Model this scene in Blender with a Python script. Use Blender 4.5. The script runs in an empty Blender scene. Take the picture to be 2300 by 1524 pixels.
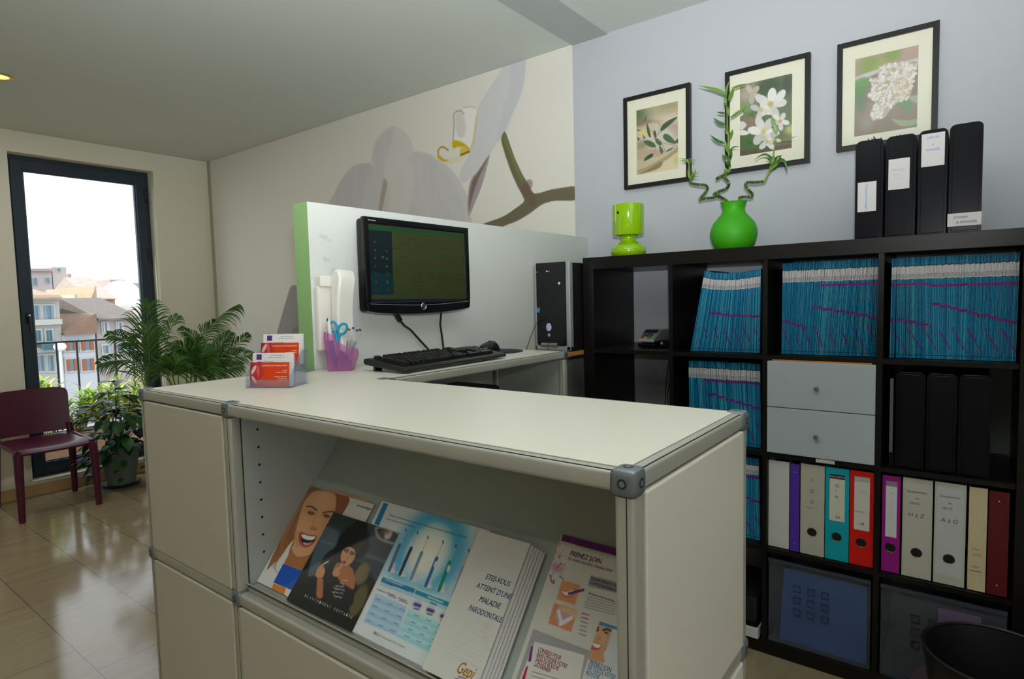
import bpy, math, random
import numpy as np
from mathutils import Matrix, Vector, Euler

sc = bpy.context.scene
COL = sc.collection
PI = math.pi
R_ = math.radians

# ---------------------------------------------------------------- camera
CAMP = dict(f=1350.9889, yaw=37.4755, pitch=3.8756, roll=-1.391, c=(1.3283, -2.2415, 1.3244))
_y, _p, _r = R_(CAMP['yaw']), R_(CAMP['pitch']), R_(CAMP['roll'])
CF = Vector((-math.sin(_y) * math.cos(_p), math.cos(_y) * math.cos(_p), -math.sin(_p)))
_R = Vector((math.cos(_y), math.sin(_y), 0.0)); _U = _R.cross(CF)
CR = _R * math.cos(_r) + _U * math.sin(_r)
CU = -_R * math.sin(_r) + _U * math.cos(_r)
CC = Vector(CAMP['c'])
cam = bpy.data.cameras.new('camera')
cam.sensor_width = 36.0
cam.lens = CAMP['f'] * 36.0 / 2300.0
cam.clip_start = 0.02; cam.clip_end = 400
camo = bpy.data.objects.new('camera', cam); COL.objects.link(camo)
m = Matrix.Identity(4)
for i in range(3):
    m[i][0] = CR[i]; m[i][1] = CU[i]; m[i][2] = -CF[i]; m[i][3] = CC[i]
camo.matrix_world = m
sc.camera = camo

def at(u, v, X=None, Y=None, Z=None):
    """where the sight line through photo pixel (u, v) meets a plane of the room"""
    d = CF + CR * ((u - 1150) / CAMP['f']) - CU * ((v - 762) / CAMP['f'])
    k, val = (0, X) if X is not None else (1, Y) if Y is not None else (2, Z)
    return CC + d * ((val - CC[k]) / d[k])

def at_plane(u, v, p0, n):
    d = CF + CR * ((u - 1150) / CAMP['f']) - CU * ((v - 762) / CAMP['f'])
    return CC + d * ((Vector(p0) - CC).dot(n) / d.dot(n))

# ---------------------------------------------------------------- light and view
sc.view_settings.view_transform = 'Standard'
sc.view_settings.look = 'None'
sc.view_settings.gamma = 1.0
sc.view_settings.use_curve_mapping = False
sc.view_settings.exposure = 0.0
sc.cycles.use_denoising = True
sc.cycles.max_bounces = 8
sc.cycles.diffuse_bounces = 5
sc.cycles.glossy_bounces = 4
sc.cycles.transmission_bounces = 8
sc.cycles.transparent_max_bounces = 40
sc.cycles.sample_clamp_indirect = 6
sc.cycles.caustics_reflective = False
sc.cycles.caustics_refractive = False

w = bpy.data.worlds.new('world'); sc.world = w; w.use_nodes = True
bg = w.node_tree.nodes['Background']
bg.inputs['Color'].default_value = (0.86, 0.93, 1.0, 1)
bg.inputs['Strength'].default_value = 2.3

sun = bpy.data.lights.new('sun', 'SUN'); sun.energy = 3.6; sun.angle = R_(0.6); sun.color = (1.0, 0.93, 0.82)
suno = bpy.data.objects.new('sun', sun); COL.objects.link(suno)
suno.rotation_euler = Vector((0.12, 0.78, -0.62)).to_track_quat('-Z', 'Y').to_euler()

# the camera's own flash, tilted up and to the right of the view
fl = bpy.data.lights.new('camera_flash', 'SPOT'); fl.energy = 345; fl.spot_size = R_(140); fl.spot_blend = 1.0
fl.shadow_soft_size = 0.025; fl.color = (0.97, 0.98, 1.0)
flo = bpy.data.objects.new('camera_flash', fl); COL.objects.link(flo)
flo.location = CC + CU * 0.13 + CR * 0.02
flo.rotation_euler = (CF * 1.0 - CR * 0.1 + CU * 1.7).to_track_quat('-Z', 'Y').to_euler()

def area(name, loc, aim, sx, sy, power, color):
    l = bpy.data.lights.new(name, 'AREA'); l.shape = 'RECTANGLE'; l.size = sx; l.size_y = sy
    l.energy = power; l.color = color
    o = bpy.data.objects.new(name, l); COL.objects.link(o); o.location = loc
    o.rotation_euler = (Vector(aim) - Vector(loc)).to_track_quat('-Z', 'Y').to_euler()
    return o
# daylight from the sky enters through the window in view; an added fill light stands at the blinded, unseen right hand window
o = area('window_portal', (-4.19, -0.52, 1.27), (0, -0.52, 1.27), 0.93, 2.32, 10, (1, 1, 1)); o.data.cycles.is_portal = True
area('right_fill', (3.19, -2.6, 1.45), (0, -2.2, 1.3), 2.6, 1.9, 17, (0.95, 0.98, 1.0))

# recessed ceiling lamp at the left edge of the view; the other two are added unseen fills
for _x, _y, _e in ((-2.81, -1.27, 8.0), (0.6, -3.2, 3.5), (-2.6, -3.0, 6.0)):
    o = area('ceiling_and_fill_lamp', (_x, _y, 2.553), (_x, _y + 0.001, 0), 0.08, 0.08, _e, (1.0, 0.95, 0.88)); o.data.shape = 'DISK'

# ---------------------------------------------------------------- measures of the place (metres)
X0, X1, X2 = -0.2706, 0.1316, 1.0199
YA, YB, YD = -1.6269, -1.2268, -0.3756
HT, MOD = 1.1136, 0.3933
HX, HY, HZ = -0.1998, -1.2023, 1.6175
XL, YW, HC = -3.978, 0.395, 2.5707
XR, YF = 3.2, -5.0

# ---------------------------------------------------------------- materials
def lin(c):
    c = np.asarray(c, float) / 255.0
    return np.where(c <= 0.04045, c / 12.92, ((c + 0.055) / 1.055) ** 2.4)
_M = {}
def mat(name, rgb, rough=0.5, metal=0.0, spec=0.5, trans=0.0, alpha=1.0, emit=0.0, coat=0.0, ior=1.45, noise=0.0, nscale=8.0, bump=0.0, bscale=200.0, emit_rgb=None):
    if name in _M: return _M[name]
    mt = bpy.data.materials.new(name); mt.use_nodes = True
    nt = mt.node_tree; b = nt.nodes['Principled BSDF']
    c = lin(rgb)
    b.inputs['Base Color'].default_value = (*c, 1)
    b.inputs['Roughness'].default_value = rough
    b.inputs['Metallic'].default_value = metal
    b.inputs['Specular IOR Level'].default_value = spec
    b.inputs['Transmission Weight'].default_value = trans
    b.inputs['Alpha'].default_value = alpha
    b.inputs['Coat Weight'].default_value = coat
    b.inputs['IOR'].default_value = ior
    if emit:
        b.inputs['Emission Color'].default_value = (*lin(emit_rgb or rgb), 1); b.inputs['Emission Strength'].default_value = emit
    if noise or bump:
        tc = nt.nodes.new('ShaderNodeTexCoord')
    if noise:
        n = nt.nodes.new('ShaderNodeTexNoise'); n.inputs['Scale'].default_value = nscale; n.inputs['Detail'].default_value = 5
        nt.links.new(tc.outputs['Object'], n.inputs['Vector'])
        mx = nt.nodes.new('ShaderNodeMix'); mx.data_type = 'RGBA'
        mx.inputs[6].default_value = (*np.clip(c * (1 - noise), 0, 1), 1); mx.inputs[7].default_value = (*np.clip(c * (1 + noise), 0, 1), 1)
        nt.links.new(n.outputs['Fac'], mx.inputs[0]); nt.links.new(mx.outputs[2], b.inputs['Base Color'])
    if bump:
        n = nt.nodes.new('ShaderNodeTexNoise'); n.inputs['Scale'].default_value = bscale
        nt.links.new(tc.outputs['Object'], n.inputs['Vector'])
        bp = nt.nodes.new('ShaderNodeBump'); bp.inputs['Strength'].default_value = bump; bp.inputs['Distance'].default_value = 0.002
        nt.links.new(n.outputs['Fac'], bp.inputs['Height']); nt.links.new(bp.outputs['Normal'], b.inputs['Normal'])
    _M[name] = mt
    return mt
def clear(name, rgb, thru, rough=0.03, strength=1.0):
    """thin clear sheet: light passes tinted, a little mirrors off the surface"""
    if name in _M: return _M[name]
    mt = bpy.data.materials.new(name); mt.use_nodes = True; nt = mt.node_tree; nt.nodes.clear()
    out = nt.nodes.new('ShaderNodeOutputMaterial'); tr = nt.nodes.new('ShaderNodeBsdfTransparent'); gl = nt.nodes.new('ShaderNodeBsdfGlossy')
    df = nt.nodes.new('ShaderNodeBsdfDiffuse'); m1 = nt.nodes.new('ShaderNodeMixShader'); m2 = nt.nodes.new('ShaderNodeMixShader')
    lw = nt.nodes.new('ShaderNodeLayerWeight'); lw.inputs['Blend'].default_value = 0.5
    fr = nt.nodes.new('ShaderNodeMath'); fr.operation = 'POWER'; fr.inputs[1].default_value = 4.0; nt.links.new(lw.outputs['Facing'], fr.inputs[0])
    fm_ = nt.nodes.new('ShaderNodeMath'); fm_.operation = 'MULTIPLY_ADD'; fm_.inputs[1].default_value = 0.6 * strength; fm_.inputs[2].default_value = 0.035 * strength
    c = lin(rgb); tr.inputs['Color'].default_value = (*(c ** .5), 1); df.inputs['Color'].default_value = (*c, 1)
    gl.inputs['Roughness'].default_value = rough; m1.inputs[0].default_value = 1 - thru
    nt.links.new(tr.outputs[0], m1.inputs[1]); nt.links.new(df.outputs[0], m1.inputs[2])
    nt.links.new(fr.outputs[0], fm_.inputs[0]); nt.links.new(fm_.outputs[0], m2.inputs[0])
    nt.links.new(m1.outputs[0], m2.inputs[1]); nt.links.new(gl.outputs[0], m2.inputs[2]); nt.links.new(m2.outputs[0], out.inputs[0])
    _M[name] = mt
    return mt
def mat_print(name, rough=0.4, emit=0.0, spec=0.4, coat=0.0):
    if name in _M: return _M[name]
    mt = bpy.data.materials.new(name); mt.use_nodes = True
    nt = mt.node_tree; b = nt.nodes['Principled BSDF']
    a = nt.nodes.new('ShaderNodeAttribute'); a.attribute_name = 'ink'
    nt.links.new(a.outputs['Color'], b.inputs['Base Color'])
    b.inputs['Roughness'].default_value = rough; b.inputs['Specular IOR Level'].default_value = spec
    b.inputs['Coat Weight'].default_value = coat
    if emit:
        nt.links.new(a.outputs['Color'], b.inputs['Emission Color']); b.inputs['Emission Strength'].default_value = emit
    _M[name] = mt
    return mt

# ---------------------------------------------------------------- mesh building
class MB:
    def __init__(s): s.v = []; s.f = []; s.m = []; s.sm = []; s.T = None
    def add(s, verts, faces, mt, smooth=False):
        o = len(s.v)
        for p in verts:
            p = Vector(p)
            s.v.append(s.T @ p if s.T is not None else p)
        for f in faces:
            s.f.append([o + i for i in f]); s.m.append(mt); s.sm.append(smooth)
        return s
    def box(s, a, b, mt):
        x0, y0, z0 = [min(a[i], b[i]) for i in range(3)]; x1, y1, z1 = [max(a[i], b[i]) for i in range(3)]
        V = [(x0,y0,z0),(x1,y0,z0),(x1,y1,z0),(x0,y1,z0),(x0,y0,z1),(x1,y0,z1),(x1,y1,z1),(x0,y1,z1)]
        return s.add(V, [(0,3,2,1),(4,5,6,7),(0,1,5,4),(1,2,6,5),(2,3,7,6),(3,0,4,7)], mt)
    def cbox(s, c, d, mt):
        return s.box([c[i] - d[i] / 2 for i in range(3)], [c[i] + d[i] / 2 for i in range(3)], mt)
    def prism(s, pts, d, mt, smooth=False):
        """pts: 3d outline, d: extrusion vector"""
        n = len(pts); d = Vector(d); V = [Vector(p) for p in pts] + [Vector(p) + d for p in pts]
        F = [tuple(range(n)), tuple(range(2 * n - 1, n - 1, -1))] + [((i + 1) % n, i, n + i, n + (i + 1) % n) for i in range(n)]
        return s.add(V, F, mt, smooth)
    def poly(s, pts, mt): return s.add(pts, [tuple(range(len(pts)))], mt)
    def tube(s, path, r, mt, n=8, caps=True):
        path = [Vector(p) for p in path]; N = len(path)
        rr = r if hasattr(r, '__len__') else [r] * N
        V = []; prev = None
        for i, p in enumerate(path):
            t = (path[min(i + 1, N - 1)] - path[max(i - 1, 0)]).normalized()
            if prev is None:
                a = Vector((0, 0, 1)) if abs(t.z) < 0.9 else Vector((1, 0, 0))
                u = t.cross(a).normalized()
            else:
                u = (prev - t * prev.dot(t))
                u = u.normalized() if u.length > 1e-6 else t.orthogonal().normalized()
            prev = u; w_ = t.cross(u)
            for k in range(n):
                an = 2 * PI * k / n
                V.append(p + (u * math.cos(an) + w_ * math.sin(an)) * rr[i])
        F = []
        for i in range(N - 1):
            for k in range(n):
                F.append((i * n + k, i * n + (k + 1) % n, (i + 1) * n + (k + 1) % n, (i + 1) * n + k))
        s.add(V, F, mt, True)
        if caps:
            s.add(V[:n], [tuple(range(n - 1, -1, -1))], mt); s.add(V[-n:], [tuple(range(n))], mt)
        return s
    def lathe(s, prof, c, mt, n=32, axis='Z'):
        V = []; c = Vector(c)
        for r, z in prof:
            for k in range(n):
                a = 2 * PI * k / n
                q = (r * math.cos(a), r * math.sin(a), z)
                if axis == 'Y': q = (r * math.cos(a), -z, r * math.sin(a))
                if axis == 'X': q = (z, r * math.cos(a), r * math.sin(a))
                V.append(c + Vector(q))
        F = []
        for i in range(len(prof) - 1):
            for k in range(n):
                F.append((i * n + k, i * n + (k + 1) % n, (i + 1) * n + (k + 1) % n, (i + 1) * n + k))
        return s.add(V, F, mt, True)
    def disc(s, c, r, mt, axis='Z', n=20):
        c = Vector(c); V = []
        for k in range(n):
            a = 2 * PI * k / n
            q = dict(Z=(math.cos(a), math.sin(a), 0), Y=(math.cos(a), 0, math.sin(a)), X=(0, math.cos(a), math.sin(a)))[axis]
            V.append(c + Vector(q) * r)
        return s.add(V, [tuple(range(n))], mt)
    def ball(s, c, r, mt, nu=12, nv=8):
        c = Vector(c); r3 = r if hasattr(r, '__len__') else (r, r, r)
        V = []
        for i in range(nv + 1):
            th = PI * i / nv
            for k in range(nu):
                a = 2 * PI * k / nu
                V.append(c + Vector((math.sin(th) * math.cos(a) * r3[0], math.sin(th) * math.sin(a) * r3[1], math.cos(th) * r3[2])))
        F = [(i * nu + k, (i + 1) * nu + k, (i + 1) * nu + (k + 1) % nu, i * nu + (k + 1) % nu) for i in range(nv) for k in range(nu)]
        return s.add(V, F, mt, True)
    def blade(s, pts, wid, mt, up=(0, 0, 1), fold=0.25, seg=8, tip=0.0):
        """a leaf: quadratic curve through base, mid, tip"""
        p0, p1, p2 = [Vector(p) for p in pts]
        c = p1 * 2 - (p0 + p2) * 0.5
        V = []
        for i in range(seg + 1):
            t = i / seg
            p = p0 * (1 - t) ** 2 + c * 2 * t * (1 - t) + p2 * t * t
            d = ((c - p0) * (1 - t) + (p2 - c) * t)
            if d.length < 1e-6: d = p2 - p0
            d.normalize()
            sd = d.cross(Vector(up))
            sd = sd.normalized() if sd.length > 1e-4 else d.orthogonal().normalized()
            nn = sd.cross(d)
            w2 = wid * 0.5 * (math.sin(PI * min(1, (t * 0.97 + 0.03)) ** 0.75) + 0.04)
            V += [p - sd * w2 + nn * w2 * fold, p, p + sd * w2 + nn * w2 * fold]
        F = []
        for i in range(seg):
            a = i * 3
            F += [(a, a + 1, a + 4, a + 3), (a + 1, a + 2, a + 5, a + 4)]
        return s.add(V, F, mt, True)
    def text(s, txt, o, ax, ay, w=None, h=None, mt=None, align='L', shear=0.0, bold=0.0, off=0.0):
        """writing: origin o (left end of the base line), ax/ay unit axes, w total width, h capital height"""
        V, F = glyphs(txt, shear, 0.0)
        if not V: return s
        xs = [p[0] for p in V]; wd = max(xs) - min(xs); x0 = min(xs); hh = 0.73
        if h is None: sx = w / wd; sy = sx
        else:
            sy = h / hh; sx = (w / wd) if w else sy
        o = Vector(o); ax = Vector(ax); ay = Vector(ay)
        if align == 'C': o = o - ax * (wd * sx / 2)
        for q in ((0,) if not bold else (-1, 0, 1)):   # heavier strokes
            s.add([o + ax * ((p[0] - x0 + q * bold * 1.3) * sx) + ay * ((p[1] + q * bold * .5) * sy) for p in V], F, mt)
        return s
    def build(s, name, parent=None, bevel=0.0, seg=2, subsurf=0, base=None, solid=0.0):
        """link as one object; under a parent the points are given in world space"""
        me = bpy.data.meshes.new(name)
        V = np.array([tuple(p) for p in s.v]) if s.v else np.zeros((0, 3))
        if parent is not None:
            wm = world_of(parent).inverted()
            V = [wm @ Vector(p) for p in V]; loc = None
        else:
            if base is None:
                mn, mx = V.min(0), V.max(0); base = ((mn[0] + mx[0]) / 2, (mn[1] + mx[1]) / 2, mn[2])
            loc = Vector(base); V = [Vector(p) - loc for p in V]
        me.from_pydata([tuple(p) for p in V], [], s.f)
        ms = []
        for q in s.m:
            if q not in ms: ms.append(q)
        for q in ms: me.materials.append(q)
        ix = {q.name: i for i, q in enumerate(ms)}
        me.polygons.foreach_set('material_index', [ix[q.name] for q in s.m])
        me.polygons.foreach_set('use_smooth', s.sm)
        me.update()
        if any(s.sm):
            try: me.set_sharp_from_angle(angle=R_(45))
            except Exception: pass
        o = bpy.data.objects.new(name, me); COL.objects.link(o)
        if parent is not None: o.parent = parent
        else: o.location = loc
        if solid:
            md = o.modifiers.new('solid', 'SOLIDIFY'); md.thickness = solid; md.offset = 0
        if bevel:
            md = o.modifiers.new('bevel', 'BEVEL'); md.width = bevel; md.segments = seg; md.limit_method = 'ANGLE'; md.angle_limit = R_(40)
            md.harden_normals = False
        if subsurf:
            md = o.modifiers.new('sub', 'SUBSURF'); md.levels = subsurf; md.render_levels = subsurf
        return o

def world_of(o):
    mm = Matrix.LocRotScale(o.location, o.rotation_euler, o.scale)
    return world_of(o.parent) @ mm if o.parent else mm

_G = {}
def glyphs(txt, shear, bold):
    key = (txt, shear, bold)
    if key not in _G:
        cu = bpy.data.curves.new('g', 'FONT'); cu.body = txt; cu.size = 1.0; cu.shear = shear; cu.offset = bold
        cu.resolution_u = 3
        ob = bpy.data.objects.new('g', cu)
        me = ob.to_mesh()
        _G[key] = ([(v.co.x, v.co.y) for v in me.vertices], [tuple(p.vertices) for p in me.polygons])
        ob.to_mesh_clear(); bpy.data.objects.remove(ob); bpy.data.curves.remove(cu)
    return _G[key]

def tag(o, label=None, cat=None, group=None, kind=None):
    if label: o['label'] = label
    if cat: o['category'] = cat
    if group: o['group'] = group
    if kind: o['kind'] = kind
    return o
def thing(name, label, cat, loc=(0, 0, 0), rz=0.0, group=None):
    o = bpy.data.objects.new(name, None); COL.objects.link(o)
    o.empty_display_size = 0.05; o.location = loc; o.rotation_euler = (0, 0, rz)
    return tag(o, label, cat, group)
def struct(name, mb, **k): return tag(mb.build(name, base=(0, 0, 0), **k), kind='structure')

# ---------------------------------------------------------------- printed matter
def smooth_poly(P, n=6):
    P = [np.array(p, float) for p in P]; N = len(P); out = []
    for i in range(N):
        a, b, c, d = P[i - 1], P[i], P[(i + 1) % N], P[(i + 2) % N]
        for k in range(n):
            t = k / n
            out.append(0.5 * ((2 * b) + (-a + c) * t + (2 * a - 5 * b + 4 * c - d) * t * t + (-a + 3 * b - 3 * c + d) * t ** 3))
    return np.array(out)

class Sheet:
    """a printed sheet: o = lower left corner, ax/ay = unit axes, w/h in metres, step = print grain"""
    def __init__(s, o, ax, ay, w, h, step, rgb):
        s.o = Vector(o); s.ax = Vector(ax); s.ay = Vector(ay); s.n = s.ax.cross(s.ay)
        s.w, s.h = w, h
        s.nx = max(2, int(round(w / step)) + 1); s.ny = max(2, int(round(h / step)) + 1)
        xs = np.linspace(0, w, s.nx); ys = np.linspace(0, h, s.ny)
        s.X, s.Y = np.meshgrid(xs, ys); s.step = step
        s.a = np.zeros((s.ny, s.nx, 3)) + np.array(rgb, float)
        s.z = None
    def zoom(s, k, ox, oy): s.z = (k, ox, oy); return s
    def loc(s, u, v):
        if s.z: u, v = u / s.z[0] + s.z[1], v / s.z[0] + s.z[2]
        p = at_plane(u, v, s.o, s.n) - s.o
        return (p.dot(s.ax), p.dot(s.ay))
    def L(s, pts): return np.array([s.loc(*p) for p in pts])
    def _blend(s, mk, rgb):
        mk = np.clip(mk, 0, 1)[..., None]; s.a = s.a * (1 - mk) + np.array(rgb, float) * mk; return s
    def inside(s, P):
        r = np.zeros(s.X.shape)
        for dx, dy in ((-.25, -.25), (.25, -.25), (-.25, .25), (.25, .25)):
            X = s.X + dx * s.step; Y = s.Y + dy * s.step
            c = np.zeros(X.shape, bool); n = len(P)
            for i in range(n):
                x0, y0 = P[i]; x1, y1 = P[(i + 1) % n]
                if y0 == y1: continue
                c ^= ((Y < y0) != (Y < y1)) & (X < (x1 - x0) * (Y - y0) / (y1 - y0) + x0)
            r += c
        return r / 4
    def poly(s, pts, rgb, alpha=1.0, soft=0, smooth=True, tex=None, px=True):
        P = s.L(pts) if px else np.array(pts, float)
        if smooth and len(P) > 3: P = smooth_poly(P)
        mk = s.inside(P)
        for _ in range(soft): mk = (mk + np.roll(mk, 1, 0) + np.roll(mk, -1, 0) + np.roll(mk, 1, 1) + np.roll(mk, -1, 1)) / 5
        if tex is not None: alpha = alpha * tex
        return s._blend(mk * alpha, rgb)
    def ell(s, c, r, rgb, alpha=1.0, soft=0.25, rot=0.0, px=True):
        if px:
            x, y = s.loc(*c); x1, y1 = s.loc(c[0] + r[0], c[1]); x2, y2 = s.loc(c[0], c[1] + r[1])
            rx = math.hypot(x1 - x, y1 - y); ry = math.hypot(x2 - x, y2 - y)
        else: (x, y), (rx, ry) = c, r
        dx, dy = s.X - x, s.Y - y; ca, sa = math.cos(rot), math.sin(rot)
        q = np.sqrt(((dx * ca + dy * sa) / rx) ** 2 + ((-dx * sa + dy * ca) / ry) ** 2)
        return s._blend(np.clip((1 + soft / 2 - q) / max(soft, 1e-3), 0, 1) * alpha, rgb)
    def line(s, pts, wd, rgb, alpha=1.0, px=True):
        P = s.L(pts) if px else np.array(pts, float); mk = np.zeros(s.X.shape)
        for (x0, y0), (x1, y1) in zip(P[:-1], P[1:]):
            L2 = (x1 - x0) ** 2 + (y1 - y0) ** 2 + 1e-12
            t = np.clip(((s.X - x0) * (x1 - x0) + (s.Y - y0) * (y1 - y0)) / L2, 0, 1)
            d = np.hypot(s.X - x0 - t * (x1 - x0), s.Y - y0 - t * (y1 - y0))
            mk = np.maximum(mk, np.clip((wd / 2 - d) / s.step + 0.5, 0, 1))
        return s._blend(mk * alpha, rgb)
    def speck(s, seed, amp):
        r = np.random.RandomState(seed); s.a = s.a + r.randn(*s.X.shape)[..., None] * amp; return s
    def emit(s, mb, mt, lift=0.0):
        """add the printed face to a mesh builder"""
        s.mb_off = len(mb.v)
        V = [s.o + s.ax * x + s.ay * y + s.n * lift for x, y in zip(s.X.ravel(), s.Y.ravel())]
        nx = s.nx
        F = [(j * nx + i, j * nx + i + 1, (j + 1) * nx + i + 1, (j + 1) * nx + i) for j in range(s.ny - 1) for i in range(nx - 1)]
        mb.add(V, F, mt)
        mb.ink = getattr(mb, 'ink', []) + [(s.mb_off, lin(np.clip(s.a, 0, 255)).reshape(-1, 3))]
        return s
def ink_build(mb, name, parent=None, **k):
    o = mb.build(name, parent, **k)
    at_ = o.data.attributes.new('ink', 'FLOAT_COLOR', 'POINT')
    arr = np.ones((len(o.data.vertices), 4)); arr[:, :3] = 0.6
    for off, c in getattr(mb, 'ink', []): arr[off:off + len(c), :3] = c
    at_.data.foreach_set('color', arr.ravel())
    return o

# ================================================================ the room
WALL = mat('wall_paint', (228, 226, 208), 0.7, bump=0.08, bscale=90)
LILAC = mat('lilac_paint', (190, 194, 200), 0.7, bump=0.08, bscale=90)
CEIL = mat('ceiling_paint', (206, 214, 207), 0.8, noise=0.03, nscale=0.8)
BEAM = mat('beam_paint', (176, 183, 181), 0.8)
WHITE = mat('white_plaster', (208, 211, 207), 0.75, bump=0.35, bscale=120)
GREEN = mat('green_plaster', (142, 182, 120), 0.75, bump=0.4, bscale=70)
ANTH = mat('anthracite_aluminium', (44, 58, 72), 0.45, spec=0.5)
CAP = mat('black_plastic', (18, 18, 20), 0.4)

# polished marble tiles
fm = bpy.data.materials.new('marble_tiles'); fm.use_nodes = True; nt = fm.node_tree; b = nt.nodes['Principled BSDF']
tc = nt.nodes.new('ShaderNodeTexCoord'); mp = nt.nodes.new('ShaderNodeMapping'); mp.inputs['Rotation'].default_value = (0, 0, R_(0))
nt.links.new(tc.outputs['Object'], mp.inputs['Vector'])
br = nt.nodes.new('ShaderNodeTexBrick'); br.offset = 0.37
br.inputs['Scale'].default_value = 1.0; br.inputs['Brick Width'].default_value = 0.6; br.inputs['Row Height'].default_value = 0.3
br.inputs['Mortar Size'].default_value = 0.0016; br.inputs['Mortar Smooth'].default_value = 0.1; br.inputs['Bias'].default_value = 0.0
br.inputs['Color1'].default_value = (*lin((148, 133, 106)), 1); br.inputs['Color2'].default_value = (*lin((160, 144, 116)), 1)
br.inputs['Mortar'].default_value = (*lin((92, 80, 64)), 1)
nt.links.new(mp.outputs['Vector'], br.inputs['Vector'])
m2 = nt.nodes.new('ShaderNodeMapping'); m2.inputs['Scale'].default_value = (5, 0.9, 1)
nt.links.new(tc.outputs['Object'], m2.inputs['Vector'])
nz = nt.nodes.new('ShaderNodeTexNoise'); nz.inputs['Scale'].default_value = 3.0; nz.inputs['Detail'].default_value = 7; nz.inputs['Distortion'].default_value = 1.2
nt.links.new(m2.outputs['Vector'], nz.inputs['Vector'])
rp = nt.nodes.new('ShaderNodeValToRGB'); rp.color_ramp.elements[0].position = 0.35; rp.color_ramp.elements[0].color = (0.80, 0.75, 0.68, 1)
rp.color_ramp.elements[1].position = 0.6; rp.color_ramp.elements[1].color = (1, 1, 1, 1)
nt.links.new(nz.outputs['Fac'], rp.inputs['Fac'])
mx = nt.nodes.new('ShaderNodeMix'); mx.data_type = 'RGBA'; mx.blend_type = 'MULTIPLY'; mx.inputs[0].default_value = 0.5
nt.links.new(br.outputs['Color'], mx.inputs[6]); nt.links.new(rp.outputs['Color'], mx.inputs[7]); nt.links.new(mx.outputs[2], b.inputs['Base Color'])
b.inputs['Roughness'].default_value = 0.12; b.inputs['Specular IOR Level'].default_value = 0.38
FLOORM = fm; _M['marble_tiles'] = fm

mb = MB(); mb.box((XL - 0.2, YF, -0.12), (XR, YW + 0.15, 0), FLOORM); struct('floor', mb)
mb = MB(); mb.box((XL - 0.2, YF, HC), (XR, YW + 0.15, HC + 0.15), CEIL); struct('ceiling', mb)
mb = MB(); mb.box((X0, YF + 0.01, HC - 0.006), (-0.076, YW, HC + 0.01), BEAM); struct('trim_1', mb)
# wall with the tall window (window opening Y -0.98..-0.054, Z 0.10..2.425)
WY0, WY1, WZ0, WZ1, XO = -0.985, -0.052, 0.105, 2.425, XL - 0.2
mb = MB()
mb.box((XO, YF, 0), (XL, WY0, HC), WALL); mb.box((XO, WY1, 0), (XL, YW + 0.15, HC), WALL)
mb.box((XO, WY0, 0), (XL, WY1, WZ0), WALL); mb.box((XO, WY0, WZ1), (XL, WY1, HC), WALL)
struct('wall_left', mb)
mb = MB(); mb.box((XL, YW, 0), (XR, YW + 0.15, HC), LILAC); struct('wall_back', mb)
mb = MB(); mb.box((XL, 0.388, 0), (XL + 0.045, YW, HC), mat('corner_shade', (176, 170, 150), 0.75)); struct('corner_shade_strip', mb)  # corner shade put into the darker colour of a flush strip
mb = MB()
mb.box((XR, YF, 0), (XR + 0.15, -3.95, HC), WALL); mb.box((XR, -1.25, 0), (XR + 0.15, YW + 0.15, HC), WALL)
mb.box((XR, -3.95, 0), (XR + 0.15, -1.25, 0.45), WALL); mb.box((XR, -3.95, 2.42), (XR + 0.15, -1.25, HC), WALL)
struct('wall_right', mb)
mb = MB(); mb.box((XL - 0.2, YF - 0.15, 0), (XR + 0.15, YF, HC), WALL); struct('wall_front', mb)
mb = MB()
for a in (-3.95, -2.63, -1.31): mb.box((XR + 0.02, a, 0.45), (XR + 0.07, a + 0.06, 2.42), ANTH)
mb.box((XR + 0.02, -3.95, 0.45), (XR + 0.07, -1.25, 0.51), ANTH); mb.box((XR + 0.02, -3.95, 2.36), (XR + 0.07, -1.25, 2.42), ANTH)
mb.box((XR + 0.08, -3.95, 0.45), (XR + 0.10, -1.25, 2.42), mat('roller_blind', (232, 230, 222), 0.9))
struct('window_unseen', mb, bevel=0.004)  # unseen window, added to go with the right fill light
SKIRT = mat('marble_skirting', (196, 160, 112), 0.25, noise=0.15, nscale=9)
mb = MB(); mb.box((XL, YF, 0), (XL + 0.014, 0.38, 0.083), SKIRT); struct('baseboard_left', mb, bevel=0.003)
mb = MB(); mb.box((XL + 0.05, YW - 0.014, 0), (X0, YW, 0.083), SKIRT); struct('baseboard_back', mb, bevel=0.003)

# the low partition wall beside the desk, white faces and a green end
mb = MB()
mb.box((X0, HY, 0), (HX, YW, HZ), WHITE)
pw = MB()
pw.add([(X0, HY, 0), (HX, HY, 0), (HX, YW, 0), (X0, YW, 0), (X0, HY, HZ), (HX, HY, HZ), (HX, YW, HZ), (X0, YW, HZ)],
       [(0, 3, 2, 1), (4, 5, 6, 7), (1, 2, 6, 5), (2, 3, 7, 6), (3, 0, 4, 7)], WHITE)
pw.add([(X0, HY, 0), (HX, HY, 0), (HX, HY, HZ), (X0, HY, HZ)], [(0, 1, 2, 3)], GREEN)
# rubbed patches in the white paint
for _k, (_y, _z, _r) in enumerate(((-1.150, 1.520, .012), (-1.135, 1.512, .008), (-1.163, 1.523, .006), (-1.150, 1.455, .009), (-1.138, 1.452, .005), (-1.125, 1.425, .006))):
    pw.add([(HX + 0.0006 + _k * 0.0003, _y + _r * (1 + .35 * math.sin(3 * a + _k)) * math.cos(a), _z + .7 * _r * (1 + .3 * math.cos(2 * a + _k)) * math.sin(a)) for a in [2 * PI * j / 14 for j in range(14)]],
           [tuple(range(14))], mat('rubbed_plaster', (196, 198, 190), 0.8))
struct('wall_partition', pw, bevel=0.0)

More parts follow.
